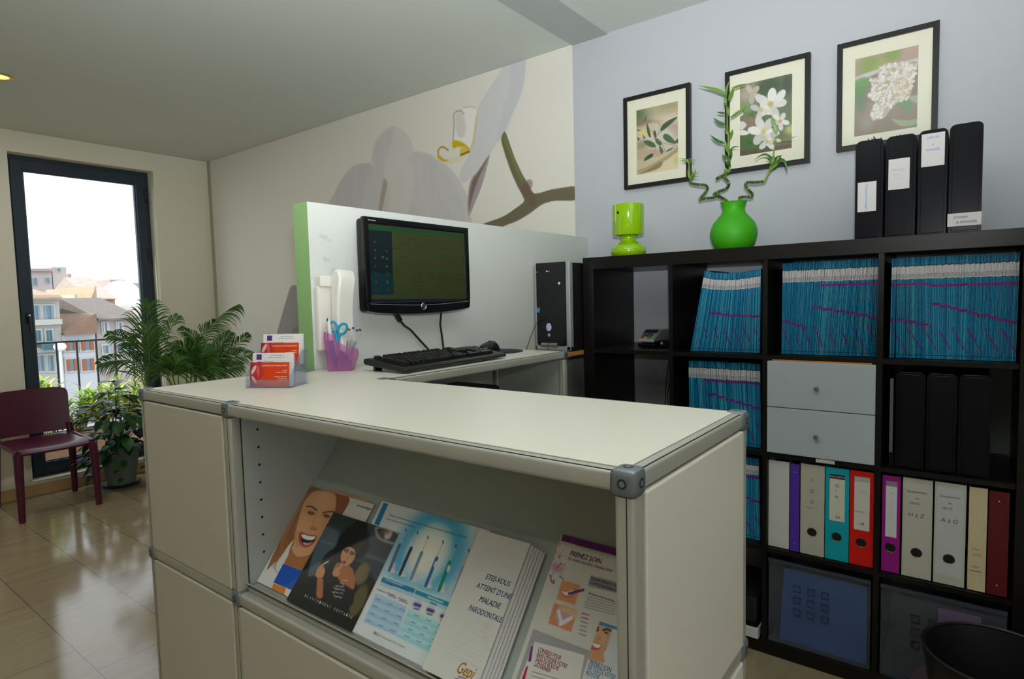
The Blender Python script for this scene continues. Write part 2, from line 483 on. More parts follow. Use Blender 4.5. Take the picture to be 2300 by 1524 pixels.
# ---- window: frame, casement, pane, hinges, handle
win = thing('window_1', None, None, (XO, (WY0 + WY1) / 2, WZ0)); del_ = None
tag(win, kind='structure')
XI = -4.085
def ring(mb, x0, x1, y0, y1, z0, z1, t, mt):
    mb.box((x0, y0, z0), (x1, y0 + t, z1), mt); mb.box((x0, y1 - t, z0), (x1, y1, z1), mt)
    mb.box((x0, y0 + t, z0), (x1, y1 - t, z0 + t), mt); mb.box((x0, y0 + t, z1 - t), (x1, y1 - t, z1), mt)
mb = MB(); ring(mb, XI - 0.06, XI, WY0, WY1, WZ0, WZ1, 0.045, ANTH); mb.build('window_frame', win, bevel=0.003)
mb = MB(); ring(mb, XI - 0.05, XI + 0.018, WY0 + 0.03, WY1 - 0.03, WZ0 + 0.03, WZ1 - 0.03, 0.072, ANTH)
ring(mb, XI - 0.03, XI + 0.004, WY0 + 0.098, WY1 - 0.098, WZ0 + 0.098, WZ1 - 0.098, 0.012, ANTH)
mb.build('casement', win, bevel=0.004)
mb = MB(); mb.box((XI - 0.022, WY0 + 0.1, WZ0 + 0.1), (XI - 0.016, WY1 - 0.1, WZ1 - 0.1), clear('window_glass', (252, 255, 254), 1.0, 0.0, 0.7))
mb.build('pane', win)
for z in (2.18, 1.70, 0.6):
    mb = MB(); mb.tube([(XI + 0.022, WY1 - 0.035, z), (XI + 0.022, WY1 - 0.035, z + 0.11)], 0.009, CAP); mb.build('hinge', win)
mb = MB(); CHR = mat('chrome', (190, 192, 198), 0.15, metal=1.0)
yh = WY0 + 0.066
mb.box((XI + 0.018, yh - 0.014, 1.235), (XI + 0.028, yh + 0.014, 1.305), CAP)
mb.tube([(XI + 0.028, yh, 1.285), (XI + 0.05, yh, 1.285), (XI + 0.055, yh, 1.275), (XI + 0.055, yh, 1.175)], 0.007, CAP, 8)
mb.ball((XI + 0.045, yh, 1.287), 0.011, CHR); mb.build('handle', win)

# ---- orchid mural pasted on the far part of the long wall
mural = MB(); PR = mat_print('mural_print', 0.75, spec=0.25)
WPAPER = mat('mural_paper', (227, 226, 216), 0.75, spec=0.25)
ym = YW - 0.002
MX0, MZ0 = -3.2, 0.9
mural.add([(XL + 0.046, ym, 0.084), (X0 - 0.001, ym, 0.084), (X0 - 0.001, ym, MZ0), (XL + 0.046, ym, MZ0), (MX0, ym, MZ0), (MX0, ym, HC - 0.001), (XL + 0.046, ym, HC - 0.001)],
          [(0, 1, 2, 4, 3), (3, 4, 5, 6)], WPAPER)
S = Sheet((MX0, ym, MZ0), (1, 0, 0), (0, 0, 1), X0 - 0.001 - MX0, HC - 0.001 - MZ0, 0.0042, (227, 226, 216))
rs = np.random.RandomState(4)
t1 = 0.5 + 0.5 * np.sin(S.X * 90 + 4 * np.sin(S.Y * 7) + S.Y * 14) * np.sin(S.X * 41 + 1.3)
S.zoom(3.463, 700, 100)
PA, PB_, PC_ = (205, 203, 202), (214, 212, 208), (190, 188, 190)
# lower petals seen left of the partition
S.zoom(2.875, 520, 420).poly([(440, 638), (405, 632), (380, 645), (365, 690), (335, 790), (310, 880), (290, 960), (285, 1010), (320, 1120), (420, 1230), (700, 1200), (960, 900), (1000, 400), (760, 280), (560, 480), (475, 610)], (160, 156, 156), 1, 1)
S.poly([(440, 905), (400, 910), (385, 950), (392, 1010), (450, 1060), (520, 980)], (140, 132, 124), 0.8, 4)
S.zoom(3.463, 700, 100)
S.poly([(130, 1240), (180, 1150), (230, 1050), (290, 970), (350, 930), (430, 920), (500, 935), (560, 980), (590, 1080), (560, 1250), (520, 1420), (300, 1540), (100, 1420)], PA, 1, 1)
S.poly([(180, 1150), (250, 1040), (330, 960), (430, 925), (480, 960), (420, 1100), (330, 1400), (150, 1400)], PC_, 0.55, 6, tex=0.4 + 0.6 * t1)
S.poly([(460, 930), (468, 850), (490, 760), (540, 690), (590, 650), (635, 632), (700, 660), (750, 705), (783, 780), (796, 850), (790, 1000), (700, 1200), (600, 1290), (560, 1100), (520, 985)], PB_, 1, 1)
S.poly([(480, 880), (500, 780), (560, 690), (630, 640), (620, 760), (570, 900), (560, 1060), (510, 980)], PC_, 0.5, 7, tex=0.5 + 0.5 * t1)
S.poly([(796, 838), (850, 836), (920, 855), (990, 900), (1050, 940), (1110, 1000), (1150, 1060), (1190, 1130), (1215, 1200), (1226, 1300), (1220, 1420), (900, 1540), (650, 1450), (560, 1290), (600, 1100), (700, 950)], PA, 1, 1)
S.poly([(640, 980), (760, 900), (800, 1000), (780, 1200), (700, 1400), (600, 1350), (600, 1120)], PB_, 0.8, 9)
S.poly([(860, 900), (1000, 940), (1120, 1100), (1190, 1260), (1180, 1400), (1000, 1450), (900, 1200)], PC_, 0.35, 8, tex=0.3 + 0.7 * t1)
S.poly([(560, 1040), (590, 1080), (570, 1180), (545, 1300), (520, 1300), (535, 1180), (550, 1100)], (168, 156, 140), 0.8, 4)
S.poly([(1490, 165), (1580, 110), (1662, 60), (1662, 200), (1645, 330), (1607, 450), (1552, 560), (1502, 680), (1440, 770), (1380, 860), (1292, 980), (1220, 1055), (1168, 1076), (1145, 1040), (1165, 960), (1210, 880), (1240, 800), (1270, 650), (1282, 520), (1330, 420), (1410, 300), (1460, 220)], (211, 211, 212), 1, 0)
S.poly([(1560, 120), (1655, 90), (1650, 260), (1600, 440), (1520, 640), (1440, 760), (1480, 560), (1540, 330)], (199, 200, 207), 0.6, 6)
S.poly([(1105, 545), (1125, 520), (1160, 512), (1180, 490), (1230, 480), (1275, 490), (1282, 560), (1272, 650), (1255, 760), (1225, 832), (1195, 800), (1150, 795), (1098, 805), (1097, 760), (1108, 640)], (238, 236, 230), 1, 0)
S.line([(1225, 832), (1256, 760), (1272, 650), (1281, 560)], 0.012, (206, 186, 120), 0.7); S.line([(1180, 490), (1230, 481), (1275, 491)], 0.008, (196, 192, 176), 0.8); S.line([(1098, 770), (1108, 640), (1105, 545), (1125, 520), (1160, 513), (1185, 540)], 0.010, (168, 164, 154), 0.8)
S.poly([(1120, 560), (1150, 520), (1180, 560), (1200, 640), (1180, 720), (1130, 700)], (196, 192, 184), 0.5, 5)
S.poly([(1098, 805), (1097, 752), (1130, 745), (1180, 765), (1220, 800), (1226, 832), (1190, 800), (1140, 795)], (206, 176, 20), 1, 1)
S.poly([(1160, 870), (1155, 810), (1185, 800), (1225, 830), (1180, 850)], (216, 190, 70), 0.9, 1)
S.poly([(1225, 838), (1170, 850), (1120, 875), (1060, 892), (1020, 870), (1000, 835), (1012, 812), (1040, 812), (1066, 826), (1040, 800), (1010, 792), (988, 815), (978, 860), (995, 895), (1040, 925), (1100, 925), (1160, 900), (1210, 862)], (226, 220, 190), 1, 0)
S.poly([(1062, 898), (1030, 890), (1000, 865), (982, 850), (980, 880), (1010, 905), (1045, 908)], (206, 174, 40), .9, 0); S.line([(984, 850), (984, 825), (996, 803), (1012, 795), (1035, 800), (1062, 823)], 0.009, (178, 140, 40))
S.line([(1225, 832), (1160, 858)], 0.012, (170, 100, 30))
S.poly([(1385, 855), (1362, 960), (1322, 1100), (1270, 1230), (1222, 1332), (1213, 1200), (1235, 1060), (1290, 985), (1345, 905)], (170, 160, 158), 1, 0)
S.poly([(1372, 880), (1330, 970), (1290, 1060), (1245, 1200), (1226, 1290), (1225, 1200), (1250, 1060), (1300, 985), (1345, 915)], (126, 104, 92), 0.9, 1)
ST = (112, 106, 84)
S.poly([(1502, 678), (1530, 740), (1580, 880), (1640, 1010), (1690, 1090), (1722, 1150), (1765, 1155), (1850, 1130), (1950, 1113), (2060, 1108), (2060, 1205), (1900, 1215), (1800, 1240), (1700, 1310), (1600, 1370), (1475, 1422), (1380, 1500), (1300, 1460), (1310, 1405), (1480, 1340), (1590, 1270), (1650, 1220), (1642, 1180), (1590, 1080), (1540, 960), (1500, 840), (1474, 735)], ST, 1, 0)
S.poly([(1500, 690), (1540, 800), (1600, 940), (1650, 1060), (1620, 1050), (1560, 900), (1490, 740)], (122, 134, 70), 0.8, 2)
S.line([(1690, 1085), (1660, 1130), (1700, 1180), (1720, 1220)], 0.05, (118, 88, 74), 0.5)
S.emit(mural, PR)
mu = ink_build(mural, 'wall_mural', base=(-2.1, YW, 0.084))
tag(mu, 'white orchid mural with yellow centre and brown stem pasted on the long wall', 'mural')

# ---- recessed ceiling lamp at the left
cl = thing('ceiling_light', 'round yellow glowing spotlight recessed in the ceiling at far left', 'ceiling light', (-2.81, -1.27, HC))
mb = MB(); mb.lathe([(0.062, 0.0), (0.062, -0.005), (0.045, -0.006), (0.042, 0.002)], (-2.81, -1.27, HC), mat('brass_ring', (214, 176, 70), 0.3, metal=0.8), 32); mb.build('rim', cl)
mb = MB(); mb.lathe([(0.044, -0.002), (0.03, -0.006), (0.0005, -0.008)], (-2.81, -1.27, HC), mat('glowing_bulb', (255, 214, 90), 0.4, emit=3.5), 24); mb.build('bulb', cl)

for _p, _l in (((0.6, -3.2), 'added fill spotlight recessed in the ceiling behind the photographer, out of the picture'), ((-2.6, -3.0), 'added fill spotlight recessed in the ceiling left of the picture, beyond its edge')):
    c2 = cl.copy(); COL.objects.link(c2); c2.location = (*_p, HC); c2['label'] = _l  # copied fixtures that go with the added fill lamps
    for ch_ in list(cl.children):
        if 'label' in ch_: continue
        d = ch_.copy(); COL.objects.link(d); d.parent = c2

# ================================================================ counter system
PANEL = mat('white_lacquer', (224, 218, 206), 0.32, spec=0.5)
PANEL_SHADED = mat('white_lacquer_shaded', (190, 184, 167), 0.4, spec=0.4)  # same white lacquer, darkened to imitate the shade on the fronts
INNER = mat('grey_lacquer', (166, 172, 166), 0.45)
ALU = mat('satin_aluminium', (176, 174, 164), 0.38, metal=0.25)
NODE = mat('cast_connector', (128, 134, 142), 0.4, metal=0.6)
DARK = mat('joint_dark', (40, 40, 44), 0.8)  # dark lines for the rail grooves and panel joints
T_ = 0.0125  # half tube
def rail(mb, a, b_):
    """rounded square aluminium tube"""
    a, b_ = Vector(a), Vector(b_); k = [i for i in range(3) if abs((b_ - a)[i]) > 1e-6][0]
    lo, hi = min(a[k], b_[k]), max(a[k], b_[k]); o1, o2 = (k + 1) % 3, (k + 2) % 3
    e = T_ * 0.55; oc = []
    for cx, cy, a0 in ((e, e, 0), (-e, e, 90), (-e, -e, 180), (e, -e, 270)):
        for j in range(6):
            an = R_(a0 + j * 18); oc.append((cx + (T_ - e) * math.cos(an), cy + (T_ - e) * math.sin(an)))
    V = []
    for h in (lo, hi):
        for q in oc:
            p = [0, 0, 0]; p[k] = h; p[o1] = a[o1] + q[0]; p[o2] = a[o2] + q[1]; V.append(p)
    n = len(oc)
    mb.add(V, [(i, (i + 1) % n, n + (i + 1) % n, n + i) for i in range(n)], ALU, True)
    mb.add(V[:n], [tuple(range(n - 1, -1, -1))], ALU); mb.add(V[n:], [tuple(range(n))], ALU)
def groove(mb, a, b_):
    lo = [min(a[i], b_[i]) for i in range(3)]; hi = [max(a[i], b_[i]) for i in range(3)]
    mb.box(lo, hi, DARK)
def connector(parent, p):
    mb = MB(); c = Vector(p); r = 0.0165
    # rounded cube
    V = []; F = []; N = 8
    for ax in range(3):
        for sg in (-1, 1):
            off = len(V)
            for i in range(N + 1):
                for j in range(N + 1):
                    q = [0, 0, 0]; q[ax] = sg; q[(ax + 1) % 3] = -1 + 2 * i / N; q[(ax + 2) % 3] = -1 + 2 * j / N
                    qv = Vector(q); s4 = (abs(qv.x) ** 5 + abs(qv.y) ** 5 + abs(qv.z) ** 5) ** 0.2
                    V.append(c + qv / s4 * r)
            for i in range(N):
                for j in range(N):
                    a_ = off + i * (N + 1) + j
                    f = (a_, a_ + N + 1, a_ + N + 2, a_ + 1)
                    F.append(f if sg > 0 else f[::-1])
    mb.add(V, F, NODE, True)
    for ax, name in ((0, 'X'), (1, 'Y'), (2, 'Z')):
        for sg in (-1, 1):
            d = Vector([sg if i == ax else 0 for i in range(3)])
            mb.disc(c + d * (r + 0.0002), 0.0062, mat('hole_shade', (60, 64, 70), 0.5, metal=0.5), name, 20)
            mb.disc(c + d * (r + 0.0004), 0.0035, mat('screw_head', (150, 154, 160), 0.3, metal=0.8), name, 14)
    mb.build('connector', parent)
G = 0.0165   # connector half size
def cube_frame(parent, x0, x1, y0, y1, zs, skip=()):
    """rails and connectors of one bay, zs = heights of rail levels"""
    for z in zs:
        for p in ((x0, y0), (x1, y0), (x0, y1), (x1, y1)):
            if (p[0], p[1]) in skip: continue
            connector(parent, (p[0], p[1], z))
        for nm, a, b_ in (('x', (x0 + G, y0, z), (x1 - G, y0, z)), ('x', (x0 + G, y1, z), (x1 - G, y1, z)),
                          ('y', (x0, y0 + G, z), (x0, y1 - G, z)), ('y', (x1, y0 + G, z), (x1, y1 - G, z))):
            if nm == 'y' and (a[0], y0) in skip: continue
            mb = MB(); rail(mb, a, b_)
            if z == zs[0]:
                if nm == 'x': sy = -1 if a[1] == y0 else 1; groove(mb, (a[0], a[1] + sy * (T_ - .0042), z + 0.0105), (b_[0], a[1] + sy * (T_ - 0.0028), z + 0.0127))
                else: sx = -1 if a[0] == x0 else 1; groove(mb, (a[0] + sx * (T_ - .0042), a[1], z + 0.0105), (a[0] + sx * (T_ - 0.0028), b_[1], z + 0.0127))
            mb.build('rail', parent, bevel=0)
    for z0, z1 in zip(zs[1:], zs[:-1]):
        for p in ((x0, y0), (x1, y0), (x0, y1), (x1, y1)):
            if p in skip: continue
            mb = MB(); rail(mb, (*p, z0 + G), (*p, z1 - G))
            mb.box((p[0] + 0.0028, p[1] - T_ - 0.0002, z0 + G), (p[0] + 0.0042, p[1] - T_ + 0.001, z1 - G), DARK)
            mb.build('post', parent)
    # levelling feet
    for p in ((x0, y0), (x1, y0), (x0, y1), (x1, y1)):
        if p in skip: continue
        mb = MB(); mb.tube([(*p, 0), (*p, zs[-1] - G)], 0.007, NODE, 10); mb.disc((*p, 0.004), 0.014, NODE); mb.build('foot', parent)
Z1, Z2, Z3 = HT, HT - MOD, HT - 2 * MOD
ZS = [HT, HT - MOD, HT - 2 * MOD, 0.045]
gp = 0.0145
# --- display counter (right bay, open front with leaning leaflets)
dc = thing('display_counter', 'white reception counter with open leaflet display and grey metal frame', 'counter', ((X1 + X2) / 2, (YA + YB) / 2, 0))
cube_frame(dc, X1, X2, YA, YB, ZS)
mb = MB(); mb.box((X1 - 0.0016, YA + 0.0035, HT + 0.0126), (X1 - 0.0002, YB, HT + 0.0136), DARK); mb.box((X1 + 0.0002, YA + 0.0035, HT + 0.0127), (X2 - 0.0035, YB - 0.0035, HT + 0.0142), PANEL); mb.box((X1 + 0.014, YA + 0.014, HT - 0.006), (X2 - 0.014, YB - 0.014, HT + 0.0126), PANEL); mb.build('top_panel', dc, bevel=0.002)
for za, zb in ((Z1, Z2), (Z2, Z3), (Z3, 0.045)):
    mb = MB(); mb.box((X2 + 0.004, YA + gp, zb + gp), (X2 + 0.0155, YB - gp, za - gp), PANEL); mb.build('side_panel', dc, bevel=0.0025)
    mb = MB(); mb.box((X1 + gp, YB + 0.002, zb + gp), (X2 - gp, YB + 0.012, za - gp), PANEL); mb.build('back_panel', dc, bevel=0.002)
for za, zb in ((Z2, Z3), (Z3, 0.045)):
    mb = MB(); mb.box((X1 + gp, YA - 0.0145, zb + gp), (X2 - gp, YA - 0.004, za - gp), PANEL_SHADED); mb.build('front_panel', dc, bevel=0.0025)
mb = MB(); mb.box((X1 + gp, YA + gp, Z2 - 0.002), (X2 - gp, YB, Z2 + 0.006), INNER); mb.build('shelf_board', dc)
for xx, sg in ((X1 + 0.012, 1), (X2 - 0.015, -1)):
    mb = MB(); mb.box((xx, YA + 0.012, Z2 + 0.008), (xx + 0.003, YB, Z1 - 0.008), INNER)
    for k in range(9):
        mb.disc((xx + (0.0032 if sg > 0 else -0.0002), YA + 0.045, Z2 + 0.045 + k * 0.0375), 0.0028, CAP, 'X', 12)
    mb.build('inner_side', dc)
TH = R_(50); ct, st_ = math.cos(TH), math.sin(TH)
LP0 = Vector((0, -1.60, 0.745)); AY = Vector((0, ct, st_)); AN = Vector((0, -st_, ct))
def lp(x, s_, n=0.0): return Vector((x, LP0.y, LP0.z)) + AY * s_ + AN * n
SLX0, SLX1 = X1 + 0.016, X2 - 0.016
mb = MB(); mb.prism([lp(SLX0, -0.01, -0.004), lp(SLX0, 0.445, -0.004), lp(SLX0, 0.445, -0.0015), lp(SLX0, -0.01, -0.0015)], (SLX1 - SLX0, 0, 0), INNER)
mb.build('leaning_board', dc)
mb = MB()
mb.prism([lp(SLX0, -0.012, -0.004), lp(SLX0, -0.012, 0.024), lp(SLX0, -0.0095, 0.024), lp(SLX0, -0.0095, -0.004)], (SLX1 - SLX0, 0, 0), ALU)
mb.box((SLX0, YA + 0.006, Z2 + 0.0125), (SLX1, YA + 0.024, Z2 + 0.021), ALU)
mb.build('front_lip', dc, bevel=0.001)
# --- end cabinet (left bay)
ec = thing('end_cabinet', 'closed square white cabinet at the left end of the counter', 'cabinet', ((X0 + X1) / 2, (YA + YB) / 2, 0))
XE = X1 - 0.0001
cube_frame(ec, X0, X1, YA, YB, ZS, skip=((X1, YA), (X1, YB)))
mb = MB(); mb.box((X0 + 0.0035, YA + 0.0035, HT + 0.0127), (X1 - 0.0020, YB - 0.0011, HT + 0.0142), PANEL); mb.box((X0 + 0.014, YA + 0.014, HT - 0.006), (X1 - 0.014, YB - 0.014, HT + 0.0126), PANEL); mb.build('top_panel', ec, bevel=0.002)
for za, zb in ((Z1, Z2), (Z2, Z3), (Z3, 0.045)):
    mb = MB(); mb.box((X0 + gp, YA - 0.0145, zb + gp), (X1 - gp - 0.001, YA - 0.004, za - gp), PANEL_SHADED); mb.build('door', ec, bevel=0.0025)
    mb = MB(); mb.box((X0 - 0.0155, YA + gp, zb + gp), (X0 - 0.004, YB - gp, za - gp), PANEL); mb.build('side_panel', ec, bevel=0.0025)
    mb = MB(); mb.box((X0 + gp, YB - 0.012, zb + gp), (X1 - gp, YB - 0.002, za - gp), PANEL); mb.build('back_panel', ec, bevel=0.002)
# --- keyboard desk along the partition
kd = thing('standing_desk', 'white standing desk with grey rails running beside the low partition wall', 'desk', ((HX + X1) / 2, (YB + YD) / 2, 0))
DX0 = HX + 0.014
for z in ZS:
    if z == ZS[0]: connector(kd, (X1, YD, z))
    else: connector(kd, (X1, YD, z)); 
    connector(kd, (DX0 + 0.003, YD, z))
    mb = MB(); rail(mb, (X1, YB + 2 * G, z), (X1, YD - G, z))
    if z == ZS[0]: groove(mb, (X1 + T_ - .0042, YB + 2 * G, z + 0.0105), (X1 + T_ - 0.0028, YD - G, z + 0.0127))
    mb.build('rail', kd)
    mb = MB(); rail(mb, (DX0 + 0.003 + G, YD, z), (X1 - G, YD, z)); mb.build('rail', kd)
for p in ((X1, YD), (DX0 + 0.003, YD)):
    for z0, z1 in zip(ZS[1:], ZS[:-1]):
        mb = MB(); rail(mb, (*p, z0 + G), (*p, z1 - G)); mb.build('post', kd)
    mb = MB(); mb.tube([(*p, 0), (*p, ZS[-1] - G)], 0.007, NODE, 10); mb.build('foot', kd)
mb = MB(); mb.box((HX + 0.003, YB - 0.0008, HT + 0.0126), (X1 - 0.0016, YB + 0.0006, HT + 0.0136), DARK); mb.box((HX + 0.003, YB + 0.0008, HT + 0.0127), (X1 - 0.0035, YD - 0.0035, HT + 0.0142), PANEL); mb.box((HX + 0.014, YB + 0.014, HT - 0.006), (X1 - 0.014, YD - 0.014, HT + 0.0126), PANEL); mb.build('top_panel', kd, bevel=0.002)
mb = MB(); mb.box((HX + 0.004, YB + 0.03, 0.06), (HX + 0.012, YD - 0.02, HT - 0.014), INNER)
mb.box((HX + 0.012, -0.83, 0.06), (HX + 0.03, -0.80, HT - 0.014), ALU); mb.build('back_panel', kd)
mb = MB(); mb.box((HX + 0.03, YD - 0.006, 0.06), (X1 - 0.014, YD + 0.004, HT - 0.014), INNER); mb.build('side_panel', kd)
mb = MB(); mb.box((HX + 0.014, YB + 0.05, ZS[1] - 0.004), (X1 - 0.014, YD - 0.01, ZS[1] + 0.006), INNER); mb.build('shelf', kd)
mb = MB(); mb.box((-0.13, -0.93, ZS[1] + 0.0062), (0.07, -0.67, ZS[1] + 0.316), mat('dark_box', (30, 26, 34), 0.5)); 
tag(mb.build('printer', bevel=0.01), 'dark box shaped printer in the shadow under the keyboard desk', 'printer')

# ================================================================ shelving unit
WENGE = mat('black_brown_wood', (19, 16, 15), 0.33, spec=0.35, noise=0.25, nscale=30)
SD = 0.385
def SX(i): return 0.05 + i * 0.351           # left inner face of column i
def SZ(j): return 0.05 + (3 - j) * 0.351      # floor of row j counted from the top
su = thing('shelving_unit', 'large black brown shelving unit of sixteen cubes against the lilac wall', 'shelf', (0.745, SD / 2, 0))
mb = MB(); mb.box((0, 0, 1.44), (1.49, SD, 1.49), WENGE); mb.build('top_board', su, bevel=0.0015)
mb = MB(); mb.box((0, 0, 0), (1.49, SD, 0.05), WENGE); mb.build('base_board', su, bevel=0.0015)
for x in (0, 1.44):
    mb = MB(); mb.box((x, 0, 0.05), (x + 0.05, SD, 1.44), WENGE); mb.build('side_board', su, bevel=0.0015)
for i in range(1, 4):
    x = SX(i) - 0.016; mb = MB(); mb.box((x, 0.001, 0.05), (x + 0.016, SD, 1.44), WENGE); mb.build('divider', su)
for j in range(3):
    for i in range(4):
        z = SZ(j) - 0.016; mb = MB(); mb.box((SX(i), 0.0005, z), (SX(i) + 0.335, SD, z + 0.016), WENGE); mb.build('shelf_board', su)
mb = MB(); mb.box((0.912, -0.0012, 0.7395), (0.970, 0.0003, 0.7525), mat('label_paper', (196, 196, 190), 0.6)); mb.build('label_holder', su, bevel=0.0004)

# ================================================================ patient files
FB = [mat('file_blue_%s' % k, c, 0.35, spec=0.5) for k, c in (('a', (12, 126, 168)), ('b', (6, 98, 144)), ('c', (34, 148, 184)))]
FL = mat('file_blue_highlight', (92, 182, 204), 0.35)  # paler blue paints a highlight along one edge of the spines
FD = mat('file_navy', (10, 42, 64), 0.5)
FW = mat('file_white', (204, 200, 202), 0.5)
FP = mat('file_purple', (120, 18, 120), 0.5)
FK = mat('file_ink', (90, 84, 88), 0.6)
for q in FB:   # fine dashed print on the strips
    nt = q.node_tree; b = nt.nodes['Principled BSDF']; c0 = b.inputs['Base Color'].default_value[:]
    tc = nt.nodes.new('ShaderNodeTexCoord'); sp = nt.nodes.new('ShaderNodeSeparateXYZ'); nt.links.new(tc.outputs['Object'], sp.inputs[0])
    mu_ = nt.nodes.new('ShaderNodeMath'); mu_.operation = 'MULTIPLY'; mu_.inputs[1].default_value = 1 / 0.0058; nt.links.new(sp.outputs['Z'], mu_.inputs[0])
    fr = nt.nodes.new('ShaderNodeMath'); fr.operation = 'FRACT'; nt.links.new(mu_.outputs[0], fr.inputs[0])
    gt = nt.nodes.new('ShaderNodeMath'); gt.operation = 'GREATER_THAN'; gt.inputs[1].default_value = 0.72; nt.links.new(fr.outputs[0], gt.inputs[0])
    mx = nt.nodes.new('ShaderNodeMix'); mx.data_type = 'RGBA'; mx.inputs[6].default_value = c0
    mx.inputs[7].default_value = (c0[0] * 0.45, c0[1] * 0.62, c0[2] * 0.7, 1)
    nt.links.new(gt.outputs[0], mx.inputs[0]); nt.links.new(mx.outputs[2], b.inputs['Base Color'])
rf = random.Random(11)
def file_geo(mb, xb, xt, zb, zt, t, y0, dep, marks, topw, rnd):
    """one thin folder: spine at y0, foot at xb, head at xt"""
    H = zt - zb
    def X(f): return xb + (xt - xb) * f
    cuts = [(0, .03, 'b'), (.03, .038, 'd'), (.038, topw[0], 'b'), (topw[0], topw[1], 'w'), (topw[1], topw[1] + .01, 'd'), (topw[1] + .01, 1, 'b')]
    segs = []
    for a, b_, k in cuts:
        ms = sorted(m_ for m_ in marks if a < m_ < b_ - .03 and k == 'b'); p = a
        for m_ in ms:
            if m_ <= p: continue
            segs += [(p, m_, k), (m_, m_ + .027, 'p')]; p = m_ + .027
        segs.append((p, b_, k))
    base = FB[0 if rnd < .5 else 1 if rnd < .8 else 2]
    sp_ = 0.68 if rnd > 0.55 else 0.85
    for a, b_, k in segs:
        za, zc = zb + H * a, zb + H * b_
        xa, xc = X(a), X(b_)
        if k == 'b':
            mb.add([(xa, y0, za), (xa + t * sp_, y0 - .0004, za), (xa + t, y0 + .0008, za), (xc + t, y0 + .0008, zc), (xc + t * sp_, y0 - .0004, zc), (xc, y0, zc)], [(0, 1, 4, 5)], base)
            mb.add([(xa + t * sp_, y0 - .0004, za), (xa + t, y0 + .0008, za), (xc + t, y0 + .0008, zc), (xc + t * sp_, y0 - .0004, zc)], [(0, 1, 2, 3)], FL if rnd > .4 else FB[1])
        else:
            q = {'w': FW, 'd': FD, 'p': FP}[k]
            mb.add([(xa, y0 - .0002, za), (xa + t, y0 - .0002, za), (xc + t, y0 - .0002, zc), (xc, y0 - .0002, zc)], [(0, 1, 2, 3)], q)
        if k == 'w':
            for q_ in range(3):
                f = a + .012 + q_ * .014; z_ = zb + H * f; x_ = X(f)
                mb.add([(x_ + t * .25, y0 - .0005, z_), (x_ + t * .72, y0 - .0005, z_), (x_ + t * .72, y0 - .0005, z_ + H * .009), (x_ + t * .25, y0 - .0005, z_ + H * .009)], [(0, 1, 2, 3)], FK)
    g = t * .1
    mb.add([(xb + g, y0 + .0008, zb), (xb + t - g, y0 + .0008, zb), (xb + t - g, y0 + dep, zb), (xb + g, y0 + dep, zb),
            (xt + g, y0 + .0008, zt), (xt + t - g, y0 + .0008, zt), (xt + t - g, y0 + dep, zt), (xt + g, y0 + dep, zt)],
           [(0, 3, 2, 1), (4, 5, 6, 7), (1, 2, 6, 5), (2, 3, 7, 6), (3, 0, 4, 7)], FB[1])
CELLS = [
 # key, count, foot x range, head x range, zb, heads (left,right), stuff, label
 ('c3', 85, (0.789, 1.086), (0.792, 1.088), 1.1052, (1.426, 1.426), 'slim blue patient file upright in the top row above the grey drawers'),
 ('c4', 95, (1.118, 1.433), (1.120, 1.434), 1.1052, (1.423, 1.423), 'slim blue patient file packed in the top row below the black magazine files'),
 ('c2', 60, (0.455, 0.715), (0.512, 0.7175), 1.1052, (1.413, 1.411), 'slim blue patient file leaning right in the top row beside the card terminal'),
 ('d2', 60, (0.450, 0.719), (0.447, 0.717), 0.7542, (1.066, 1.066), 'slim blue patient file in the second row left of the grey drawers'),
]
GRP = {'c3': 'blue patient files above the drawers', 'c4': 'blue patient files in the top right cube', 'c2': 'blue patient files leaning in the top row', 'd2': 'blue patient files left of the drawers'}
def marks_for(key, i, n):
    u = i / n; M_ = []
    if key == 'c4':
        M_.append(0.725 if u < .3 else 0.706)
        M_.append(0.372 - 0.023 * int(u * 10)) if u < .32 else M_.append(0.525 - 0.022 * int((u - .32) * 13))
        per = 12
    elif key == 'c3':
        if u > .40: M_.append(0.735)
        M_.append(0.345 - 0.022 * int(u * 11)) if u < .3 else (M_.append(0.50 - 0.021 * int((u - .35) * 9)) if u > .35 else None)
        per = 11
    elif key == 'c2':
        if u > .2: M_.append(0.475 - 0.012 * int((u - .2) * 6))
        per = 9
    else:
        M_.append(0.775 - 0.024 * int(u > .2)); M_.append(0.58 - 0.024 * int((u - .25) * 8)) if u > .25 else M_.append(.36 - .03 * int(u * 8))
        per = 11
    k = i % per; lo = 0.285 - 0.245 * k / per
    if rf.random() < .8: M_.append(lo)
    return [x for x in M_ if x]
def lean_fn(key, u):
    if key == 'c3': return (-0.0 + 0.024 * math.sin(PI * min(1, u * 1.15)) )
    if key == 'c4': return -0.016 * max(0, 1 - abs(u - .12) / .35)
    if key == 'd2': return -0.03 * math.sin(PI * min(1, u * 1.1)) * 0.9
    return 0
